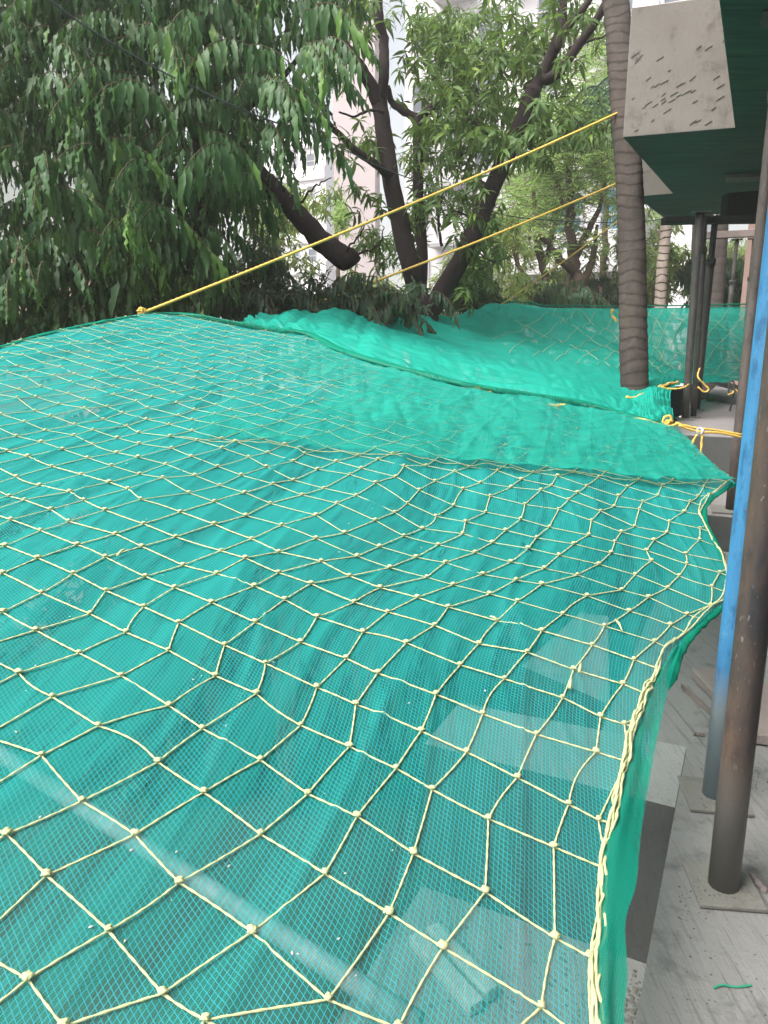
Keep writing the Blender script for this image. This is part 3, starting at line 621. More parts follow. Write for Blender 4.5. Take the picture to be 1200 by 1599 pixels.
for p in kp[:300]:
    o = link('knot', rk.choice(kms), net1); o.location = p; o.rotation_euler = (0, 0, rk.uniform(0, 6.3)); s = rk.uniform(.5, .78); o.scale = (s, s, s * .8)
V0 = np.array([v.co[:] for v in kms[0].vertices]); F0 = [tuple(f.vertices) for f in kms[0].polygons]; VV = []; FF = []
for p in kp[300:]:
    b_ = len(VV) * len(V0); a = rk.uniform(0, 6.3); Rm = np.array(Matrix.Rotation(a, 3, 'Z')); VV.append(V0 @ Rm.T * .5 + np.array(p)); FF += [tuple(i_ + b_ for i_ in f) for f in F0]
if VV: link('knots', npmesh('knots', np.concatenate(VV), FF, M['net_rope']), net1, 'stuff')
# specks of plaster and leaf bits caught on the cloth
sp_ = MB(); rs_ = random.Random(9); spp = [(rs_.uniform(20, 900), rs_.uniform(720, 1560)) for _ in range(34)] + [(302, 1062), (315, 1055), (276, 1328), (205, 1327), (758, 1078), (63, 1275)]
for p in lift_pts(np.array([tuple(onS(*q_))[:2] for q_ in spp if inside(np.array([tuple(onS(*q_))[:2]]))[0]]), .002):
    s_ = rs_.uniform(.0012, .0032); a_ = rs_.uniform(0, 3); u_ = Vector((math.cos(a_), math.sin(a_), .2)) * s_; w_ = Vector((-math.sin(a_), math.cos(a_), 0)) * s_ * .6
    sp_.add([p - u_, p + w_, p + u_, p - w_, p + UP * s_ * .7], [(0, 1, 4), (1, 2, 4), (2, 3, 4), (3, 0, 4)])
tag(sp_.obj('plaster_specks', M['pale_block']), 'tiny pale plaster specks scattered on the near green cloth', 'specks', None, 'stuff')
# frayed rope tails sticking out of a few knots
for (x, y, x2, y2) in ((890 * 1, 1075, 893, 1058), (778, 970, 765, 962), (183, 868, 197, 857), (962, 968, 972, 985), (905, 1050, 908, 1035)):
    a = onS(x, y, .01); b = onS(x2, y2, .014); MB().tube([a, (a + b) / 2 + UP * .004, b], [.003, .0026, .0012], 6).obj('rope_tail', M['net_rope'], net1, True)

# ------------------------------------------------------------------ safety net 2, beyond
G2 = [[(380, 520, 4.9), (480, 540, 4.35), (620, 592, 3.9), (750, 626, 3.7), (880, 636, 3.6), (985, 662, 3.55), (1020, 668, 3.6), (1050, 672, 3.9)],
      [(400, 512, 5.2), (500, 520, 4.9), (620, 548, 4.7), (750, 580, 4.6), (880, 604, 4.7), (985, 622, 4.9), (1022, 610, 5.2), (1062, 603, 5.6)],
      [(420, 506, 5.6), (514, 502, 5.6), (620, 522, 6.0), (740, 545, 6.3), (870, 568, 6.5), (985, 584, 6.8), (1050, 594, 7.4), (1162, 596, 8.2)],
      [(440, 506, 6.2), (545, 513, 6.6), (640, 506, 7.0), (700, 512, 7.9), (870, 530, 8.2), (985, 545, 8.3), (1060, 550, 8.4), (1164, 548, 8.6)],
      [(460, 506, 6.8), (600, 508, 7.4), (680, 502, 8.2), (783, 476, 9.6), (870, 482, 9.5), (985, 483, 9.2), (1060, 481, 9.0), (1166, 479, 8.8)]]
C3 = np.array([[tuple(at(*p)) for p in row] for row in G2])
def cr(P, n):                                # Catmull-Rom along axis 0
    Q_ = np.concatenate([[2 * P[0] - P[1]], P, [2 * P[-1] - P[-2]]]); out = []
    for i in range(len(P) - 1):
        a, b, c, d = Q_[i:i + 4]
        for k in range(n): t = k / n; out.append(.5 * (2 * b + (c - a) * t + (2 * a - 5 * b + 4 * c - d) * t * t + (3 * b - a - 3 * c + d) * t ** 3))
    out.append(P[-1]); return np.array(out)
S2 = cr(C3, 45); S2 = cr(S2.transpose(1, 0, 2), 45).transpose(1, 0, 2); nv2, nu2 = S2.shape[:2]
pv, pu = np.meshgrid(np.linspace(0, 4, nv2), np.linspace(0, 7, nu2), indexing='ij')
fan = np.arctan2(S2[:, :, 1] - C3[4, 3, 1], S2[:, :, 0] - C3[4, 3, 0])
w2_ = .05 * vnoise(fan * 9, pv * .3, 41) * np.clip((pv - 1.2) / 1, 0, 1) + .05 * np.abs(vnoise(pv * 6 + pu * .6, pu * .5, 42)) + .028 * np.abs(vnoise(pv * 14 + pu * 1.2, pu * .9, 43)) + .010 * vnoise(pv * 30 + pu * 4, pu * 3, 45) + .05 * np.abs(vnoise(pu * 4, pv * .5, 44)) * np.clip(2.4 - pu, 0, 1) + .012 * np.abs(vnoise(pu * 9 + pv * 3, pv * 5, 46))
S2 = S2.copy(); S2[:, :, 2] += w2_ * np.clip((4 - pv) / .25, .25, 1)
net2 = empty('safety_net', tuple(S2[90, 150]), 'far green shade cloth net rising behind the palm trunk to the row of props', 'safety net', 'green safety nets')
link('shade_cloth', npmesh('shade_cloth', S2.reshape(-1, 3), gridF(nv2, nu2), M['cloth_far_lit'], uv=np.stack([pu * 9, pv * 9], 2).reshape(-1, 2)), net2)
def s2at(u, v):
    a = min(max(v / 4 * (nv2 - 1), 0), nv2 - 1.001); b = min(max(u / 7 * (nu2 - 1), 0), nu2 - 1.001); i, j = int(a), int(b); fa, fb = a - i, b - j
    p = S2[i, j] * (1 - fa) * (1 - fb) + S2[i + 1, j] * fa * (1 - fb) + S2[i, j + 1] * (1 - fa) * fb + S2[i + 1, j + 1] * fa * fb
    return Vector(p) + Vector((0, -.012, .01))
for k in range(15):                           # slanting rope lattice seen on the hanging part
    for sgn in ((1, -1) if k % 2 else (1,)):
        pts = []
        for t in np.linspace(0, 1, 26):
            v = 2.0 + 1.95 * t; u = 3.6 + k * .27 + (t - .5) * (.9 if sgn > 0 else -1.6) * 1.0
            if 3.4 < u < 6.98: pts.append(s2at(u, v))
        if len(pts) > 4: MB().tube(pts, .0024, 5).obj('rope', M['net_rope_far'], net2, True)
MB().tube([s2at(u, 3.99) + UP * .02 for u in np.linspace(3.0, 7, 60)], .009, 6).obj('top_rope', M['cloth_hem'], net2, True)
MB().tube([s2at(u, 0.93) for u in np.linspace(4.9, 7, 40)], .010, 6).obj('lower_rope', M['rope'], net2, True)

# ------------------------------------------------------------------ yellow guy ropes and ties
def rope_between(a, b, r, label, sag=.02, name='guy_rope', n=60):
    P = [a.lerp(b, t / n) - UP * sag * 4 * (t / n) * (1 - t / n) for t in range(n + 1)]
    mb = MB(); sub = []
    for k in range(n): sub += [P[k].lerp(P[k + 1], s / 4) for s in range(4)]
    sub.append(P[-1]); mb.tube(sub, r, 8, twist=60, strands=3, amp=.15); return tag(mb.obj(name, M['rope'], None, True), label, 'rope', 'yellow guy ropes')
def knotlump(c, s, seed, n=5, mat='rope'):
    rr_ = random.Random(seed); mb = MB()
    for k in range(n):
        ax = Vector((rr_.gauss(0, 1), rr_.gauss(0, 1), rr_.gauss(0, 1))).normalized(); u = ax.orthogonal().normalized(); w = ax.cross(u); cc = c + Vector((rr_.gauss(0, .3), rr_.gauss(0, .3), rr_.gauss(0, .3))) * s
        mb.tube([cc + (u * math.cos(a) + w * math.sin(a) * rr_.uniform(.6, .9)) * s for a in [q_ * 2 * math.pi / 12 for q_ in range(13)]], s * .28, 6, caps=False)
    return mb
CORNER1 = onS(222, 489); TIE = at(1000, 160, 5.6)
rope_between(CORNER1, TIE, .0085, 'longest yellow rope slanting from the near net corner up to the palm trunk', .03)
rope_between(at(430, 497, 6.0), at(985, 277, 7.0), .0095, 'middle yellow rope running slantwise across the forked tree', .03)
rope_between(at(781, 477, 9.58), at(985, 330, 7.6), .008, 'shortest and farthest yellow rope, tied to the far net peak', .02)
MB_ = knotlump(CORNER1 + Vector((0, 0, .01)), .022, 1, 6); tag(MB_.obj('rope_knot', M['rope'], None, True), 'fat yellow knot at the near net corner under the dark foliage', 'knot', 'yellow rope knots')
tag(knotlump(at(1044, 660, 3.28), .020, 2, 5).obj('rope_knot', M['rope'], None, True), 'looped yellow knot on the net edge left of the tied ropes', 'knot', 'yellow rope knots')
for nm, pts, lab in (
    ('tie_rope', [(985, 652, 3.4), (1010, 656, 3.3), (1040, 665, 3.25), (1060, 662, 3.25)], 'yellow rope running along the torn far edge of the near net'),
    ('tie_rope', [(1055, 660, 3.25), (1085, 668, 3.24), (1120, 672, 3.24), (1160, 679, 3.23)], 'upper strand of the yellow ties pulling the net to the brown prop'),
    ('tie_rope', [(1060, 664, 3.2), (1090, 674, 3.2), (1125, 676, 3.2), (1160, 683, 3.2)], 'lower strand of the yellow ties pulling the net to the brown prop'),
    ('tie_rope', [(1092, 672, 3.2), (1085, 685, 3.2), (1077, 700, 3.2)], 'short loose yellow rope end hanging left of the tie'),
    ('tie_rope', [(1097, 674, 3.2), (1096, 692, 3.2), (1094, 712, 3.2)], 'doubled loose yellow rope end hanging straight below the tie'),
    ('tie_rope', [(1033, 604, 4.6), (1045, 607, 4.6), (1065, 606, 4.6), (1076, 600, 4.7)], 'yellow rope along the net edge above the black box'),
    ('tie_rope', [(1093, 575, 5.0), (1090, 588, 4.9), (1100, 600, 4.9), (1107, 608, 4.9), (1100, 612, 4.9), (1090, 604, 4.9)], 'yellow rope loop hanging behind the twin props'),
    ('tie_rope', [(1137, 616, 5.2), (1144, 614, 5.2), (1149, 608, 5.2), (1158, 619, 5.2)], 'small yellow tie round the bent steel rod'),
    ('tie_rope', [(742, 606, 3.55), (757, 609, 3.53), (768, 612, 3.5)], 'bright yellow rope bight poking out of the net hem'),
    ('tie_rope', [(843, 630, 3.4), (862, 634, 3.4), (883, 633, 3.4)], 'thin yellow rope end on the hem right of the bright bight'),
    ('tie_rope', [(958, 483, 9.0), (955, 492, 9.0), (962, 500, 8.9), (961, 512, 8.9)], 'yellow tie hanging on the far net just left of the palm'),
    ('tie_rope', [(1203, 915, 1.9), (1197, 917, 1.9), (1199, 924, 1.9), (1206, 922, 1.9)], 'yellow tie glimpsed right of the black prop')):
    r_ = .005 if 'bright' not in lab else .009
    if 'far net just' in lab: r_ = .018
    MBt = MB().tube(bez([at(*p) for p in pts], 6), r_, 7, twist=80, strands=2, amp=.3); tag(MBt.obj(nm, M['rope'], None, True), lab, 'rope', 'yellow tie ropes')
tc = MB(); tc.tube(bez([at(1093, 668, 3.22), at(1098, 672, 3.2), at(1094, 678, 3.2), at(1088, 674, 3.2), at(1093, 668, 3.22)], 5), .006, 7, caps=False)
tag(tc.obj('tie_knot', M['pipe'], None, True), 'whitish lump knotted round the yellow ties beside the brown prop', 'knot')
# the tip of the net is pulled behind the blue prop
tp = MB().tube([onS(1140, 757), at(1150, 757, 2.85), at(1160, 758, 3.15)], [.012, .007, .006], 7); tag(tp.obj('net_tip_cord', M['cloth_hem'], None, True), 'twisted green cord drawing the net tip to the brown prop', 'cord')
tp = MB().tube([onS(1131, 936), at(1140, 937, 1.70), at(1158, 930, 1.62)], [.006, .004, .004], 7); tag(tp.obj('net_tip_cord', M['net_rope'], None, True), 'pale rope end drawing the near net corner to the blue prop', 'cord')
# cables
def cable(pts, r, label): return tag(MB().tube(bez([at(*p) for p in pts], 10), r, 6).obj('overhead_cable', M['cable'], None, True), label, 'cable')
cable([(40, -30, 3.6), (140, 45, 3.9), (260, 115, 4.3), (400, 180, 4.7), (500, 215, 5.4), (600, 263, 6.4), (700, 300, 7.5)], .0048, 'thin grey cable sloping down across the dark leaves')
cable([(740, 320, 9), (800, 338, 9), (900, 346, 9), (990, 347, 9), (1060, 338, 9)], .006, 'thin dark wire strung low behind the leaning palm trunk')

# ------------------------------------------------------------------ leaves and trees
def leaf_tpl(L, W, n=6, wave=.0, droop=.25, fold=.25, fat=.38, seed=0):
    """one leaf: base at the origin, tip along +X, lamina folded along the midrib, rim waved"""
    t = np.linspace(0, 1, n + 1); w = W * .5 * np.sin(np.pi * np.clip(t, .0, 1) ** (.55 + fat * .5)) ** .8; w[0] = W * .04; w[-1] = W * .02
    zc = -droop * L * t ** 2; x = L * (t - droop * .25 * t ** 2); V = []
    for k in range(n + 1):
        wz = wave * math.sin(k * 2.3 + seed); wz2 = wave * math.sin(k * 2.3 + 1.7 + seed)
        V += [(x[k], w[k] * (1 + wz * .25), zc[k] + w[k] * fold + wz * W * .4), (x[k], 0, zc[k]), (x[k], -w[k] * (1 + wz2 * .25), zc[k] + w[k] * fold + wz2 * W * .4)]
    F = []
    for k in range(n): F += [(3 * k, 3 * k + 3, 3 * k + 4, 3 * k + 1), (3 * k + 1, 3 * k + 4, 3 * k + 5, 3 * k + 2)]
    return np.array(V), np.array(F)
class Leaves:
    def __init__(s): s.p = []; s.x = []; s.z = []; s.s = []; s.t = []; s.k = []
    def add(s, p, x, z, sc_, tone, k=0): s.p.append(p); s.x.append(x); s.z.append(z); s.s.append(sc_); s.t.append(tone); s.k.append(k)
    def build(s, root, mat, tpls, singles=0, name='leaves', single_name='leaf', tones=(.15, .35, .6, .95)):
        P = np.array(s.p); X = np.array(s.x, float); Z = np.array(s.z, float); X /= np.linalg.norm(X, axis=1)[:, None]
        Y = np.cross(Z, X); Y /= np.linalg.norm(Y, axis=1)[:, None] + 1e-9; Z = np.cross(X, Y); Sx = np.array(s.s); T = np.array(s.t); K = np.array(s.k)
        order = np.argsort(np.linalg.norm(P, axis=1)); vis = []
        if singles:
            for n_ in order:
                if inframe(Vector(P[n_]), 0): vis.append(n_)
                if len(vis) >= singles: break
            cache = {}
            for n_ in vis:
                tq = min(range(len(tones)), key=lambda q_: abs(tones[q_] - T[n_])); key = (K[n_], tq)
                if key not in cache:
                    V, F = tpls[K[n_]]; cache[key] = npmesh(single_name, V, F, mat, attr={'tone': np.full(len(V), tones[tq])})
                o = link(single_name, cache[key], root); m_ = Matrix((tuple(X[n_]), tuple(Y[n_]), tuple(Z[n_]))).transposed() * float(Sx[n_])
                m4 = m_.to_4x4(); m4.translation = Vector(P[n_]); o.matrix_basis = m4
        mask = np.ones(len(P), bool); mask[vis] = False; VV = []; FF = []; TT = []; off = 0
        for k in range(len(tpls)):
            sel = np.where(mask & (K == k))[0]
            if not len(sel): continue
            V, F = tpls[k]; A_ = (V[None, :, 0:1] * X[sel][:, None] + V[None, :, 1:2] * Y[sel][:, None] + V[None, :, 2:3] * Z[sel][:, None]) * Sx[sel][:, None, None] + P[sel][:, None]
            VV.append(A_.reshape(-1, 3)); FF.append((F[None] + (np.arange(len(sel)) * len(V))[:, None, None]).reshape(-1, 4) + off); TT.append(np.repeat(T[sel], len(V))); off += len(sel) * len(V)
        link(name, npmesh(name, np.concatenate(VV), np.concatenate(FF), mat, attr={'tone': np.concatenate(TT)}), root, 'stuff')
def rv(r, s=1.0): return np.array([r.normal(), r.normal(), r.normal()]) * s
TW = {}
def spray_mast(Lv, tw, p, r, size=1.0, young=0.0):
    """arching twig with hanging wavy leaves"""
    az = r.uniform(0, 2 * math.pi); d = np.array([math.cos(az), math.sin(az) - .45, .0]); d /= np.linalg.norm(d); n = r.integers(13, 20); L = .34 * size * r.uniform(.8, 1.25)
    pts = []
    for k in range(n):
        t = k / (n - 1); q_ = p + d * L * t + np.array([0, 0, .16 * L * t - .78 * L * t * t]); pts.append(q_); side = np.cross(d, [0, 0, 1.0]) * (1 if k % 2 else -1)
        x = np.array([0, 0, -1.0]) * (.9 + .3 * t) + side * r.uniform(.2, .75) * (1 - .3 * t) + d * r.uniform(.15, .5) * (.5 + t) + rv(r, .07)
        z = d * .6 + side * .9 + np.array([0, 0, .45]) + rv(r, .15)
        tone = np.clip(r.normal(.36, .16) + (young * (.35 + .4 * t)), 0, 1); Lv.add(q_, x, z, size * r.uniform(.6, 1.2), tone if r.random() > .04 else .95, int(r.integers(0, 3)))
    tw.append([Vector(a) for a in pts[::3] + [pts[-1]]])
def spray_whorl(Lv, tw, p, r, size=1.0, young=0.0, n=9, droop=.5):
    """leaves radiating from a twig tip and hanging"""
    ax = np.array([r.normal(0, .5), r.normal(0, .5) - .2, .6]); ax /= np.linalg.norm(ax); L = .16 * size; b = p - ax * L
    for k in range(n):
        a = k * 2.4 + r.uniform(-.4, .4); u = np.cross(ax, [.3, .9, .1]); u /= np.linalg.norm(u); w = np.cross(ax, u); rad = u * math.cos(a) + w * math.sin(a); q_ = p - ax * L * .55 * (k / n)
        x = rad * .8 + ax * .25 + np.array([0, 0, -droop * r.uniform(.5, 1.4)]); z = ax * .7 + np.array([0, 0, .6]) + rv(r, .25)
        Lv.add(q_, x, z, size * r.uniform(.75, 1.2), np.clip(r.normal(.42, .2) + young, 0, 1), int(r.integers(0, 3)))
    tw.append([Vector(b), Vector((b + p) / 2 + rv(r, .01)), Vector(p)])
def feather(Lv, tw, p, r, size=1.0, young=0.0):
    d = rv(r, 1); d[2] = d[2] * .4 - .15; d /= np.linalg.norm(d); n = 11; L = .55 * size; s = np.cross(d, [0, 0, 1.0]); s /= np.linalg.norm(s) + 1e-9
    for k in range(n):
        t = k / n; q_ = p + d * L * t + np.array([0, 0, -.18 * L * t * t])
        for sg in (1, -1): Lv.add(q_, s * sg + d * .45 + rv(r, .12), np.array([0, 0, 1.0]) + rv(r, .35), size * r.uniform(.7, 1.1) * (1 - .45 * abs(t - .4)), np.clip(r.normal(.5, .2) + young, 0, 1), 0)
    tw.append([Vector(p), Vector(p + d * L * .5), Vector(p + d * L)])
def ell(r, cx, cy, rx, ry, d0, d1, hollow=.0):
    while True:
        a = r.normal(0, .5, 2)
        if hollow < np.hypot(*a) < 1.25: break
    return at(cx + a[0] * rx, cy + a[1] * ry, r.uniform(d0, d1))
def limb(mb, pts, r0, r1, n=9, mi=0, wob=.0, seed=0, steps=7):
    P = bez(pts, steps); k = len(P); rr_ = random.Random(seed); off = [rr_.uniform(.975, 1.03) for _ in P]
    P = [p + Vector((rr_.gauss(0, wob), rr_.gauss(0, wob), rr_.gauss(0, wob))) for p in P]
    mb.tube(P, [(r0 + (r1 - r0) * i / (k - 1)) * off[i] for i in range(k)], n, mi); return P
def twigs(tw, root, mat, r=.004, name='twigs'):
    mb = MB()
    for P in tw: mb.tube(P, [r] * (len(P) - 1) + [r * .5], 4, caps=False)
    mb.obj(name, mat, root, False, 'stuff')
MAST = [leaf_tpl((.16, .19, .215)[k], (.030, .036, .038)[k], 7, (.9, .7, .8)[k], (.15, .3, .4)[k], .26, seed=k) for k in range(3)]
MANGO = [leaf_tpl(.150, .034, 4, .25, .35, .28, seed=k) for k in range(3)]
SMALLL = [leaf_tpl(.11, .028, 2, .0, .3, .3, seed=k) for k in range(3)]
FEATH = [(np.array([(0, -.012, 0), (0, .012, 0), (.10, .010, -.015), (.10, -.010, -.015)]), np.array([(0, 3, 2, 1)]))]

# --- dark mast tree filling the upper left
r = np.random.default_rng(101)
mast = empty('mast_tree', tuple(at(300, 300, 6.6) * 1.0)[:2] + (GROUND,), 'dense dark tree with long drooping wavy leaves filling the upper left', 'tree', 'trees around the net')
Lv = Leaves(); tw = []
POLY = [(-160, -160), (520, -160), (525, 60), (505, 140), (475, 160), (450, 240), (410, 270), (375, 330), (360, 380), (350, 430), (330, 520), (260, 520), (-160, 580)]
def inpoly(x, y, Pg):
    c = False
    for k in range(len(Pg)):
        x1, y1 = Pg[k]; x2, y2 = Pg[(k + 1) % len(Pg)]
        if (y1 > y) != (y2 > y) and x < (x2 - x1) * (y - y1) / (y2 - y1) + x1: c = not c
    return c
n_ = 0
while n_ < 1050:
    x, y = r.uniform(-160, 600), r.uniform(-160, 590)
    if not inpoly(x, y, POLY): continue
    if math.hypot((x - 12) / 22, (y - 320) / 40) < 1: continue
    if x > 400 and r.random() < .42: continue
    lay = n_ % 3; d = (r.uniform(4.7, 5.3), r.uniform(5.3, 6.1), r.uniform(6.1, 7.2))[lay]
    if y > 470 - max(0, x) * .1: d = max(d, 5.2)
    spray_mast(Lv, tw, np.array(at(x, y - 25, d)), r, r.uniform(.85, 1.15) * (1.0 if lay < 2 else 1.1), .55 if r.random() < .16 else (.15 if x > 380 else 0)); n_ += 1
for (x, y) in ((95, 75), (205, 120), (160, 215), (80, 290), (130, 360), (215, 375), (265, 80), (225, 310), (410, 130), (300, 30), (490, 60), (505, 100), (470, 20), (380, 70), (355, 240)):
    for k in range(2): spray_mast(Lv, tw, np.array(at(x + r.normal(0, 8), y + r.normal(0, 8), 4.6)), r, 1.1, .65 if r.random() < .6 else .2)
Lv.build(mast, M['leaf_mast'], MAST, 300, 'leaves'); twigs(tw, mast, M['bark2'], .0035)
mb = MB(); b0 = at(300, 300, 6.4); limb(mb, [Vector((b0.x, b0.y, GROUND)), Vector((b0.x, b0.y, -1.5)), Vector((b0.x + .1, b0.y, 1)), Vector((b0.x, b0.y, 4.6))], .17, .07, 14, wob=.01); mb.obj('trunk', M['bark'], mast, True)
for pts, r0, r1 in (([(300, 380, 6.4), (200, 330, 6.0), (120, 200, 5.6)], .05, .015), ([(300, 200, 6.4), (400, 160, 6.1), (500, 50, 5.6)], .05, .012), ([(300, 120, 6.4), (200, 60, 6.0), (80, 20, 5.4)], .045, .012), ([(300, 460, 6.4), (170, 440, 6), (60, 400, 5.5)], .045, .015), ([(300, 60, 6.4), (360, 0, 6), (440, -60, 5.6)], .04, .012)):
    mb = MB(); limb(mb, [at(*p) for p in pts], r0, r1, 8, wob=.006); mb.obj('limb', M['bark'], mast, True)
# --- broken-off branch slanting across the gap
brk = empty('broken_branch', tuple(at(548, 408, 6.5)), 'thick dark sawn-off branch slanting down from the drooping foliage', 'branch')
mb = MB(); P_ = limb(mb, [at(300, 150, 6.3), at(365, 238, 6.4), at(420, 285, 6.5), at(460, 330, 6.5), at(505, 380, 6.5), at(549, 410, 6.45)], .060, .105, 12, wob=.006, seed=4); mb.obj('wood', M['bark'], brk, True)
for pts in ([(470, 318, 6.5), (495, 290, 6.4), (520, 275, 6.3)], [(535, 400, 6.4), (560, 370, 6.3), (575, 340, 6.2)], [(545, 402, 6.4), (590, 385, 6.3), (600, 350, 6.2)], [(445, 300, 6.4), (440, 280, 6.3), (455, 255, 6.2)]):
    mb = MB(); limb(mb, [at(*p) for p in pts], .012, .004, 5, wob=.008); mb.obj('twig', M['bark'], brk, True)

# --- forked mango tree in the middle
mango = empty('mango_tree', tuple(at(665, 495, 7.6))[:2] + (GROUND,), 'forked mango tree with dark bare limbs behind the middle of the net', 'tree', 'trees around the net')
tb_ = at(665, 495, 7.6)
def mlimb(name, pts, r0, r1, seed, n=12):
    mb = MB(); limb(mb, [p if isinstance(p, Vector) else at(*p) for p in pts], r0 * .74, r1 * .74, n, wob=.0035, seed=seed, steps=5); return mb.obj(name, M['bark'], mango, True)
mlimb('trunk', [Vector((tb_.x, tb_.y, GROUND)), Vector((tb_.x + .03, tb_.y, -2)), Vector((tb_.x, tb_.y, -.4)), (664, 492, 7.6), (655, 470, 7.6)], .27, .16, 1, 14)
mlimb('limb', [(662, 500, 7.6), (652, 455, 7.6), (640, 410, 7.5), (626, 350, 7.5), (612, 290, 7.4), (603, 230, 7.4), (596, 180, 7.4), (592, 150, 7.4)], .145, .105, 2)
mlimb('limb', [(594, 165, 7.4), (575, 125, 7.3), (548, 85, 7.2), (520, 45, 7.1), (505, 0, 7.0), (490, -50, 7)], .095, .05, 3)
mlimb('limb', [(560, 100, 7.25), (535, 85, 7.2), (512, 40, 7.1), (492, 8, 7.0), (470, -40, 7)], .06, .045, 33)
mlimb('limb', [(595, 165, 7.4), (599, 120, 7.3), (600, 70, 7.3), (592, 25, 7.2), (588, -40, 7.2)], .075, .06, 4)
mlimb('limb', [(610, 275, 7.35), (585, 255, 7.2), (555, 235, 7.1), (525, 205, 7.0), (505, 190, 6.9), (465, 185, 6.8)], .06, .025, 5, 9)
mlimb('limb', [(600, 175, 7.3), (575, 172, 7.2), (555, 182, 7.2), (530, 175, 7.1)], .022, .012, 6, 7)
mlimb('limb', [(656, 475, 7.7), (660, 400, 7.8), (655, 330, 7.8), (653, 250, 7.8), (652, 200, 7.8), (648, 180, 7.8)], .085, .065, 7)
mlimb('limb', [(650, 185, 7.8), (628, 172, 7.8), (612, 160, 7.8), (605, 135, 7.7)], .06, .04, 8, 9)
mlimb('limb', [(650, 188, 7.8), (672, 170, 7.8), (690, 160, 7.7), (720, 165, 7.7)], .06, .03, 9, 9)
mlimb('limb', [(668, 172, 7.8), (680, 185, 7.6), (690, 195, 7.5)], .03, .02, 10, 7)
mlimb('limb', [(668, 495, 7.6), (690, 455, 7.5), (718, 410, 7.4), (745, 355, 7.3), (770, 290, 7.2), (795, 235, 7.1), (815, 190, 7.1), (835, 135, 7.0)], .135, .10, 11)
mlimb('limb', [(830, 145, 7.0), (850, 110, 7.0), (868, 70, 6.9), (878, 35, 6.9), (878, -40, 6.8)], .085, .055, 12)
mlimb('limb', [(866, 80, 6.9), (890, 40, 6.8), (915, 8, 6.7), (940, -40, 6.7)], .05, .035, 13, 9)
mlimb('limb', [(845, 125, 7.0), (870, 115, 6.9), (900, 75, 6.8), (925, 40, 6.7), (950, 0, 6.6)], .07, .045, 14, 10)
mlimb('limb', [(690, 385, 7.5), (686, 350, 7.4), (690, 300, 7.4), (688, 250, 7.4)], .022, .010, 15, 6)
mlimb('limb', [(745, 350, 7.3), (715, 330, 7.2), (690, 340, 7.2)], .016, .007, 16, 6)
mlimb('limb', [(735, 385, 7.35), (770, 408, 7.2), (800, 400, 7.1)], .014, .006, 17, 6)
mlimb('limb', [(890, 75, 6.9), (925, 62, 6.7), (950, 55, 6.6)], .02, .012, 18, 6)
r = np.random.default_rng(55); Lv = Leaves(); tw = []
for cx, cy, rx, ry, n, d0, d1, yg in ((800, 70, 130, 75, 190, 6.3, 7.8, .0), (730, 130, 60, 60, 95, 6.4, 7.6, .1), (700, 205, 75, 50, 80, 6.4, 7.4, .1), (790, 200, 80, 50, 80, 6.3, 7.2, .02), (860, 175, 70, 55, 60, 6.2, 7.2, .0), (720, 290, 55, 60, 55, 6.5, 7.6, .05),
                                      (660, 115, 45, 55, 36, 6.8, 7.8, .0), (560, 20, 70, 50, 55, 6.4, 7.6, .05), (900, 20, 50, 40, 26, 6.2, 7, .0), (650, 330, 30, 70, 34, 6.9, 7.9, .05), (755, 345, 45, 60, 36, 6.6, 7.4, .0), (575, 300, 35, 60, 10, 6.4, 7.2, .0),
                                      (560, 215, 40, 40, 18, 6.6, 7.3, .05), (920, 190, 25, 40, 14, 6.2, 6.8, 0), (690, 40, 60, 40, 60, 6.8, 8.2, .1), (600, 380, 60, 35, 26, 6.6, 7.6, .0), (740, 420, 45, 45, 36, 6.8, 8.2, .05), (800, -60, 180, 50, 50, 6, 8, 0)):
    for k in range(int(n * .95)): spray_whorl(Lv, tw, np.array(ell(r, cx, cy, rx, ry, *((d0, d1) if k % 4 == 0 else (max(d0, 7.3) + .2, d1 + 1.3)))), r, r.uniform(.85, 1.15), yg + (.35 if r.random() < .12 else 0))
Lv.build(mango, M['leaf_mango'], MANGO, 300, 'leaves'); twigs(tw, mango, M['bark2'], .004)
# --- low glossy shrub mass in front of the trunks
r = np.random.default_rng(56)
for nm, cx, cy, rx, ry, n, d0, d1, lab, yg in (
    ('shrub', 430, 462, 85, 42, 90, 5.7, 6.9, 'low glossy dark shrub beneath the sawn-off branch', 0),
    ('shrub', 570, 462, 85, 36, 110, 5.9, 7.2, 'pale glossy leaved shrub heaped before the fork of the mango trunk', .0),
    ('shrub', 400, 400, 60, 45, 45, 6.8, 8.0, 'bright leaved shrub seen through the gap behind the yellow rope', .35)):
    root = empty(nm, tuple(at(cx, cy, (d0 + d1) / 2))[:2] + (GROUND,), lab, 'shrub', 'shrubs behind the net'); Lv = Leaves(); tw = []
    for k in range(n):
        p = np.array(ell(r, cx, cy, rx, ry, d0, d1))
        (spray_mast if k % 2 else spray_whorl)(Lv, tw, p, r, r.uniform(.7, .95), yg)
    Lv.build(root, M['leaf_heap'], MAST, 60, 'leaves'); twigs(tw, root, M['bark2'], .004)
    mb = MB()
    for k in range(5):
        c = at(cx + r.normal(0, rx * .4), cy, (d0 + d1) / 2); limb(mb, [Vector((root.location.x, root.location.y, GROUND)), Vector((c.x * .6 + root.location.x * .4, c.y * .6 + root.location.y * .4, -2)), c], .035, .012, 6, wob=.02, seed=k)
    mb.obj('stem', M['bark2'], root, True)
r = np.random.default_rng(99); hd = empty('added_hedge', (-2.5, 7.6, GROUND), 'tall dark leafy screen added beneath and beyond the near net, blocking bright gaps', 'added_hedge'); Lv = Leaves(); tw = []  # added foliage that keeps bright ground and wall from showing through the net
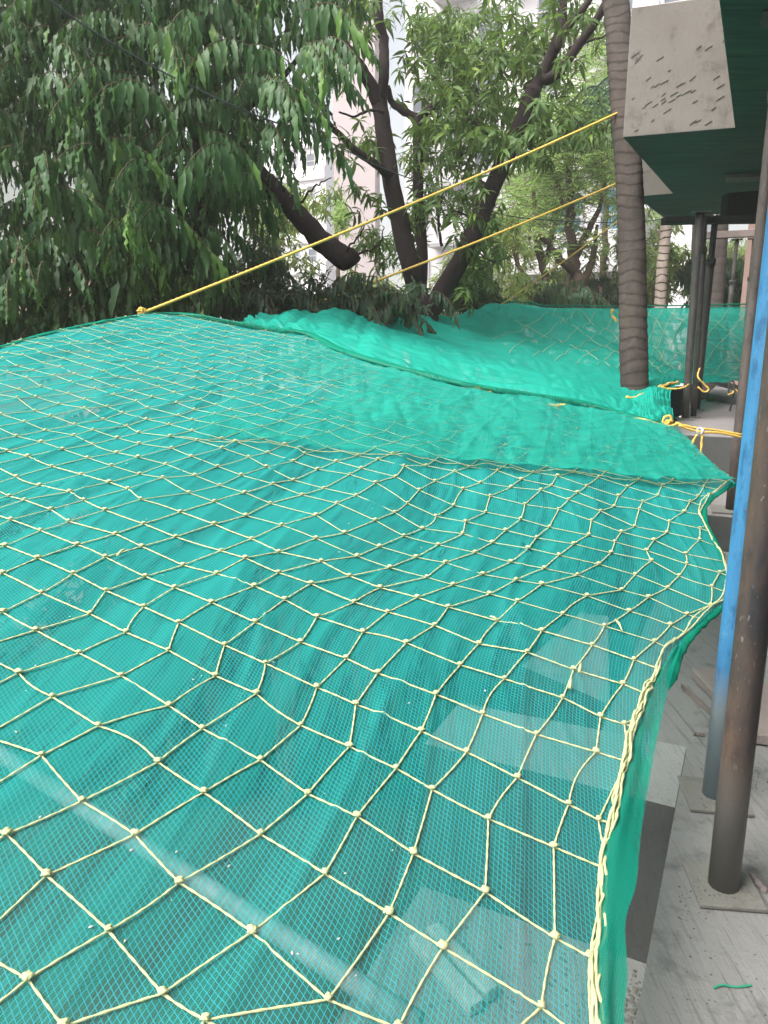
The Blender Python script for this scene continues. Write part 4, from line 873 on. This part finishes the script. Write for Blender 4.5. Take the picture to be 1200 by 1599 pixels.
for k in range(2300): spray_whorl(Lv, tw, np.array([r.uniform(-9, 4.5), r.uniform(6.6, 8.6), GROUND + 4.0 * (1 - r.random() ** 1.6) * (.93 + .07 * math.sin(k))]), r, r.uniform(1.6, 2.6), 0, 8)
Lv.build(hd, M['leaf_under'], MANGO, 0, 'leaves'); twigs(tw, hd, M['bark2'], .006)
mb = MB()
for k in range(14): x_ = -8.6 + k; mb.tube([Vector((x_, 7.6, GROUND)), Vector((x_ + .1, 7.5, GROUND + 1.5)), Vector((x_ - .1, 7.7, GROUND + 3))], [.05, .04, .02], 6)
mb.obj('stems', M['bark2'], hd)
def bushy(name, lab, cx, cy, rx, ry, n, d0, d1, mat, tpl, fn, yg=0., size=1., trunk=None, group='trees and shrubs beyond the nets', cat='tree', sing=0, barkm='bark2'):
    root = empty(name, tuple(at(cx, cy, (d0 + d1) / 2))[:2] + (GROUND,), lab, cat, group); Lv = Leaves(); tw = []; r = np.random.default_rng(int(cx * 7 + cy))
    cl = [(r.normal(0, .42), r.normal(0, .42), r.uniform(0, 1)) for _ in range(max(4, n // 14))]
    for k in range(n):
        c = cl[r.integers(len(cl))]; a = r.normal(0, .20, 2); p = at(cx + (c[0] + a[0]) * rx, cy + (c[1] + a[1]) * ry, d0 + (d1 - d0) * min(1, max(0, c[2] + r.normal(0, .12))))
        if p.z < GROUND: continue
        fn(Lv, tw, np.array(p), r, size * r.uniform(.8, 1.2), yg + r.normal(0, .08))
    Lv.build(root, M[mat], tpl, sing, 'leaves'); twigs(tw, root, M['bark2'], .005 * size)
    for k, (pts, r0, r1) in enumerate(trunk or []):
        mb = MB(); P = [at(*p) for p in pts]
        if k == 0: P = [Vector((P[0].x, P[0].y, GROUND))] + P
        limb(mb, P, r0, r1, 8, wob=.02, seed=k, steps=5); mb.obj('trunk' if k == 0 else 'limb', M[barkm], root, True)
    return root
bushy('feathery_tree', 'tall pale green feathery tree behind the leaning palm trunk', 885, 235, 95, 130, 620, 13, 17, 'leaf_feather', FEATH, feather, .1, 1.25,
      [([(905, 480, 15), (900, 430, 15), (893, 380, 15), (890, 300, 15), (895, 200, 15)], .16, .05), ([(900, 430, 15), (870, 400, 14.6), (845, 370, 14.3), (800, 375, 14)], .10, .03), ([(898, 400, 15), (930, 340, 15), (945, 290, 15)], .08, .03), ([(893, 350, 15), (870, 290, 14.7), (850, 240, 14.5)], .06, .02), ([(905, 455, 15), (925, 400, 15), (935, 350, 15)], .09, .03)])
bushy('feathery_tree', 'lower feathery tree with thin pale stems left of the palm trunk', 850, 345, 75, 70, 330, 15, 19, 'leaf_feather', FEATH, feather, .15, 1.15,
      [([(853, 480, 16), (852, 440, 16), (846, 400, 16), (838, 340, 16), (835, 300, 16)], .10, .04), ([(848, 420, 16), (862, 370, 16), (872, 320, 16)], .07, .03), ([(852, 440, 16), (838, 390, 16), (828, 350, 16)], .05, .02)])
bushy('feathery_tree', 'bright feathery tree high between the palm and the mango limb', 935, 120, 50, 90, 230, 17, 21, 'leaf_feather', FEATH, feather, .25, 1.2, [([(940, 470, 19), (945, 350, 19), (940, 200, 19)], .12, .05)])
bushy('leafy_tree', 'yellow green tree behind the leaning mango limb', 790, 400, 75, 75, 260, 10, 13, 'leaf_bright', SMALLL, spray_whorl, .1, 1.3, [([(810, 480, 12), (812, 430, 12), (800, 380, 12)], .07, .03)])
bushy('leafy_tree', 'bright tree seen through the gap above the sawn-off branch', 430, 300, 80, 80, 220, 9, 12, 'leaf_bright', SMALLL, spray_whorl, .2, 1.35, [([(420, 480, 10.5), (425, 380, 10.5), (430, 300, 10.5)], .08, .03)])
bushy('leafy_tree', 'small pale leafy tree top in front of the pinkish stair tower', 525, 345, 22, 55, 60, 14, 16, 'leaf_feather', SMALLL, spray_whorl, .2, 1.5, [([(530, 480, 15), (528, 400, 15), (525, 350, 15)], .06, .03)])
bushy('leafy_tree', 'green bush mass right of the mango trunk foot above the net', 735, 465, 60, 35, 190, 9, 11.5, 'leaf_under', MANGO, spray_whorl, .1, 1.0, [([(740, 500, 10), (742, 470, 10)], .05, .03)], cat='shrub')
for k, (cx, cy, rx, ry, n, lab, m_, yg) in enumerate(((845, 465, 50, 28, 150, 'dark long leaved bush at the far net edge left of the stems', 'leaf_under', .1), (935, 462, 45, 30, 150, 'dark bush hugging the left side of the leaning palm trunk', 'leaf_under', 0.), (1020, 440, 50, 45, 190, 'sunlit bush between the leaning palm and the props', 'leaf_bright', -.05),
        (1115, 430, 50, 50, 190, 'green bush behind the row of dark props', 'leaf_under', .25), (980, 400, 60, 70, 170, 'tall yellow green shrub behind the leaning palm trunk', 'leaf_bright', .0), (885, 440, 60, 35, 120, 'yellowish low shrub under the feathery tree', 'leaf_bright', .1))):
    bushy('shrub', lab, cx, cy, rx, ry, n, 13 + k * .6, 16 + k * .6, m_, MAST if m_ == 'leaf_under' else SMALLL, spray_mast if m_ == 'leaf_under' else spray_whorl, yg, 1.25 if m_ == 'leaf_under' else 1.9, [([(cx, cy + 20, 15), (cx + 3, cy, 15)], .05, .03)], cat='shrub')
# far green belt behind everything
far_r = np.random.default_rng(77)
for k, (cx, cy, rx, ry, lab) in enumerate(((700, 420, 90, 70, 'far pale tree behind the right of the mango fork'), (1030, 360, 90, 70, 'far bright tree behind the overhead block'), (830, 300, 90, 80, 'far pale tree behind the feathery trees'), (560, 470, 90, 40, 'far tree belt behind the mango trunk foot'), (1130, 400, 70, 60, 'far tree behind the pink wall'), (960, 280, 60, 80, 'far hazy tree behind the palm trunk top'))):
    bushy('distant_tree', lab, cx, cy, rx, ry, 150, 22 + k, 27 + k, 'leaf_bright', SMALLL, spray_whorl, .1, 3.4, [([(cx, cy + 60, 24 + k), (cx, cy, 24 + k)], .14, .05)])

# --- palms
def palm(lab, pts, r0, r1, mat, rings, seed, fronds=0, name='palm_tree'):
    P = [at(*p) for p in pts]; dr_ = (P[0] - P[1]) / (P[1].z - P[0].z); P = [P[0] + dr_ * (P[0].z - GROUND) * k_ for k_ in (1, .8, .6, .4, .2, .1)] + P
    root = empty(name, (P[0].x, P[0].y, GROUND), lab, 'palm tree', 'palm trees'); C_ = bez(P, 12); n = 22; k = len(C_); rr_ = np.random.default_rng(seed); V = []; L = [0]
    for i_ in range(1, k): L.append(L[-1] + (C_[i_] - C_[i_ - 1]).length)
    tot = L[-1]; m = int(tot / rings * 6); mi = []
    xs = np.linspace(0, tot, m); Cx = np.stack([np.interp(xs, L, [c[a] for c in C_]) for a in range(3)], 1); an = np.linspace(0, 2 * math.pi, n, endpoint=False)
    for i_ in range(m):
        ph = (i_ % 6) / 6; rad = r0 + (r1 - r0) * i_ / m
        A_ = rad * (1 + .030 * (1 - ph) + .03 * vnoise(an * 1.4, np.full(n, i_ * .3), seed)) ; zz = .026 * vnoise(an * .9 + 3, np.full(n, i_ * .09), seed + 1) + .006 * vnoise(an * 4, np.full(n, i_ * .9), seed + 2)
        if i_ % 6 == 5: A_ = A_ * .985
        V.append(np.c_[Cx[i_, 0] + A_ * np.cos(an), Cx[i_, 1] + A_ * np.sin(an), Cx[i_, 2] + zz])
    V = np.concatenate(V); kk = np.arange(m - 1)[:, None] * n; c = np.arange(n)[None]; F = np.stack([(kk + c).ravel(), (kk + (c + 1) % n).ravel(), (kk + n + (c + 1) % n).ravel(), (kk + n + c).ravel()], 1)
    mi = np.repeat([(1 if i_ % 6 == 5 else 0) for i_ in range(m - 1)], n)
    link('trunk', npmesh('trunk', V, F, [M[mat], M['palm_seam']], mi=mi), root)
    tip = P[-1]
    for f in range(fronds):
        a = f * 2.4; d = Vector((math.cos(a), math.sin(a), .8)); mb = MB(); rc = bez([tip, tip + d * .9, tip + d * 1.6 + UP * -.1, tip + d * 2.3 - UP * 1.2], 8); mb.tube(rc, .018, 5)
        for i_ in range(3, len(rc) - 1):
            t_ = (rc[i_ + 1] - rc[i_]).normalized(); s = t_.cross(UP).normalized()
            for sg in (1, -1):
                e = rc[i_] + s * sg * .45 + t_ * .25 - UP * .30; w = t_ * .022; mb.add([rc[i_] - w, rc[i_] + w, e + w * .2, e - w * .2], [(0, 1, 2, 3)])
        mb.obj('frond', M['leaf_under'], root)
    return root
palm('tall leaning coconut palm trunk standing against the concrete block', [(992, 640, 5.3), (990, 560, 5.3), (988, 430, 5.4), (984, 300, 5.5), (974, 160, 5.6), (962, 0, 5.8), (950, -120, 6.0)], .092, .100, 'palm', .085, 3)
palm('pale sunlit palm trunk between the leaning palm and the twin props', [(1030, 500, 14), (1034, 420, 14), (1040, 360, 14), (1046, 250, 14)], .115, .095, 'palm_pale', .14, 5, 13)
palm('dark ringed palm trunk seen between the dark props', [(1116, 500, 12), (1122, 430, 12), (1127, 360, 12), (1134, 240, 12)], .115, .10, 'palm', .14, 6, 13)
palm('distant palm with hanging fronds behind the dark props', [(1085, 500, 18), (1085, 420, 18), (1088, 340, 18)], .10, .09, 'palm', .16, 8, 15)

# ------------------------------------------------------------------ buildings behind
def wallmat(name, c, d): return concrete(name, c, d, tuple(min(1, k * 1.12) for k in c), streak=.12, patch=.15, scale=.12, blots=False)
M['white_wall'] = wallmat('white_painted_wall', (.80, .77, .79), (.66, .63, .66)); M['lilac_wall'] = wallmat('pinkish_render', (.40, .34, .345), (.34, .29, .295)); M['pink_wall'] = wallmat('salmon_render', (.42, .28, .245), (.30, .20, .17))
M['grey_wall'] = wallmat('grey_render', (.36, .38, .36), (.24, .25, .24)); M['ledge'] = wallmat('grey_ledge', (.50, .47, .49), (.40, .38, .40))
def glassm(name, c): t = NT(name); return t.done(t.bsdf(c4(*c), .12, spec=.6))
M['glass'] = glassm('dark_window_glass', (.10, .12, .15)); M['glass_blue'] = glassm('blue_window_glass', (.10, .26, .38))
def block(root, org, ax, w, z0, z1, dep, mat, name='wall'):
    nrm = ax.cross(UP); nrm = nrm if nrm.y > 0 else -nrm; mb = MB(); mb.box(org + ax * w / 2 + nrm * dep / 2 + UP * ((z0 + z1) / 2 - org.z), w, dep, z1 - z0, ax, nrm); return mb.obj(name, mat, root)
def window(root, c, ax, w, h, gm='glass', proud=.05):
    nrm = ax.cross(UP); nrm = -nrm if nrm.y > 0 else nrm
    mb = MB(); t_ = .07
    for sx in (-1, 1): mb.box(c + ax * sx * w / 2 + nrm * proud, t_, .12, h + t_, ax, nrm)
    for sz in (-1, 0, 1): mb.box(c + UP * sz * h / 2 + nrm * (proud - .003 * (sz == 0)), w - t_, .11, t_, ax, nrm)
    f = mb.obj('window', M['ledge'], root); mb = MB(); mb.box(c + nrm * .02, w, .05, h, ax, nrm); o = link('pane', mb.mesh('pane', M[gm])); o.parent = f
def tower(lab, o0, ax, w, top, mat, storey, wins, ledges, z0=GROUND, first=0.0, dep=9., gm='glass', wh=1.3):
    root = empty('apartment_building', (o0.x, o0.y, z0), lab, 'building', 'apartment buildings'); block(root, Vector((o0.x, o0.y, 0)), ax, w, z0, top, dep, M[mat]); nrm = ax.cross(UP); nrm = -nrm if nrm.y > 0 else nrm
    z = z0 + first
    while z < top:
        for (a, b, p) in ledges:
            mb = MB(); mb.box(Vector((o0.x, o0.y, z)) + ax * (a + b) / 2 + nrm * p / 2, b - a, p, .16, ax, nrm); mb.obj('balcony_slab', M['ledge'], root)
            mb = MB(); mb.box(Vector((o0.x, o0.y, z + .62)) + ax * (a + b) / 2 + nrm * (p - .07), b - a - .02, .12, 1.06, ax, nrm); mb.obj('parapet', M['white_wall'], root)
            for e_ in (a + .06, b - .06): mb = MB(); mb.box(Vector((o0.x, o0.y, z + .61)) + ax * e_ + nrm * (p / 2 - .07), .1, p - .14, 1.04, ax, nrm); mb.obj('parapet', M['white_wall'], root)
        for (a, ww) in wins: window(root, Vector((o0.x, o0.y, z + 1.65)) + ax * a, ax, ww, wh, gm)
        z += storey
    return root
AX = -O                                          # runs to the right, along the cross direction of the street grid
def face_at(px, d): p = at(px, 300, d); return Vector((p.x, p.y, 0))
tower('tall pale apartment block with balconies behind the forked mango tree', face_at(632, 40), AX, 15, 30, 'white_wall', 2.9, [(1.0, 1.0), (4.6, 1.2), (7.6, 1.2), (10.8, 1.2), (13.2, 1.0)], [(1.9, 3.9, 1.2), (5.6, 6.9, .9), (8.6, 10.0, 1.2), (11.6, 12.6, .8)], first=1.0)
tower('pinkish blank stair tower rising between the mango limb and the drooping leaves', face_at(522, 36), AX, 2.25, 30, 'lilac_wall', 60, [], [], first=50, dep=.5)
tower('far white apartment tower with rows of small windows left of the stair tower', face_at(395, 75), AX, 8.6, 19, 'white_wall', 2.9, [(1, .9), (3, .9), (5, .9), (7, .9)], [(0, 8.6, .25)], dep=8)
tower('low pale house with a blue window behind the thin stems', face_at(815, 24), AX, 3.6, 4.3, 'white_wall', 3.0, [(1.55, .9), (2.9, .7)], [(-.3, 3.9, .6)], first=.9, dep=5, gm='glass_blue', wh=1.5)
tower('low pale house with barred windows below the feathery trees', face_at(775, 27), AX, 1.6, 2.6, 'lilac_wall', 3.0, [(.8, .7)], [], first=.8, dep=4)
pw = empty('pink_building', tuple(at(1157, 480, 13)), 'salmon pink house wall standing behind the last two props', 'building'); block(pw, Vector(at(1156, 480, 13)[:2] + (0,)) if False else Vector((at(1156, 480, 13).x, at(1156, 480, 13).y, 0)), AX, 4, GROUND, 2.35, 3, M['pink_wall'])
lw = empty('compound_building', tuple(at(-40, 400, 11)), 'grey and pink wall glimpsed through the leaves at the left edge', 'building'); l0 = at(-300, 400, 11); l0 = Vector((l0.x, l0.y, 0))
zsp = at(0, 385, 11).z; block(lw, l0, Vector((1, 0, 0)), 4.2, zsp, 4.5, 4, M['grey_wall']); block(lw, l0 + Vector((0, -.04, 0)), Vector((1, 0, 0)), 4.22, GROUND, zsp - .004, 4.1, M['pink_wall'], 'plinth')
# thin monsoon haze in the air
hz = MB(); hz.box(((0, 160, (GROUND - 1 + 34) / 2)), 616, 540, 34 - GROUND + 1)
mh = bpy.data.materials.new('air'); mh.use_nodes = True; mh.node_tree.nodes.clear(); ho = mh.node_tree.nodes.new('ShaderNodeOutputMaterial'); pv_ = mh.node_tree.nodes.new('ShaderNodeVolumePrincipled')
pv_.inputs['Color'].default_value = (.97, .97, .93, 1); pv_.inputs['Density'].default_value = .004; pv_.inputs['Anisotropy'].default_value = .2; mh.node_tree.links.new(pv_.outputs[0], ho.inputs['Volume'])
hz.obj('haze', mh, None, False, 'stuff')
print('TRIS', sum(len(o.data.loops) - 2 * len(o.data.polygons) for o in sc.objects if o.type == 'MESH'), 'OBJ', len(sc.objects))
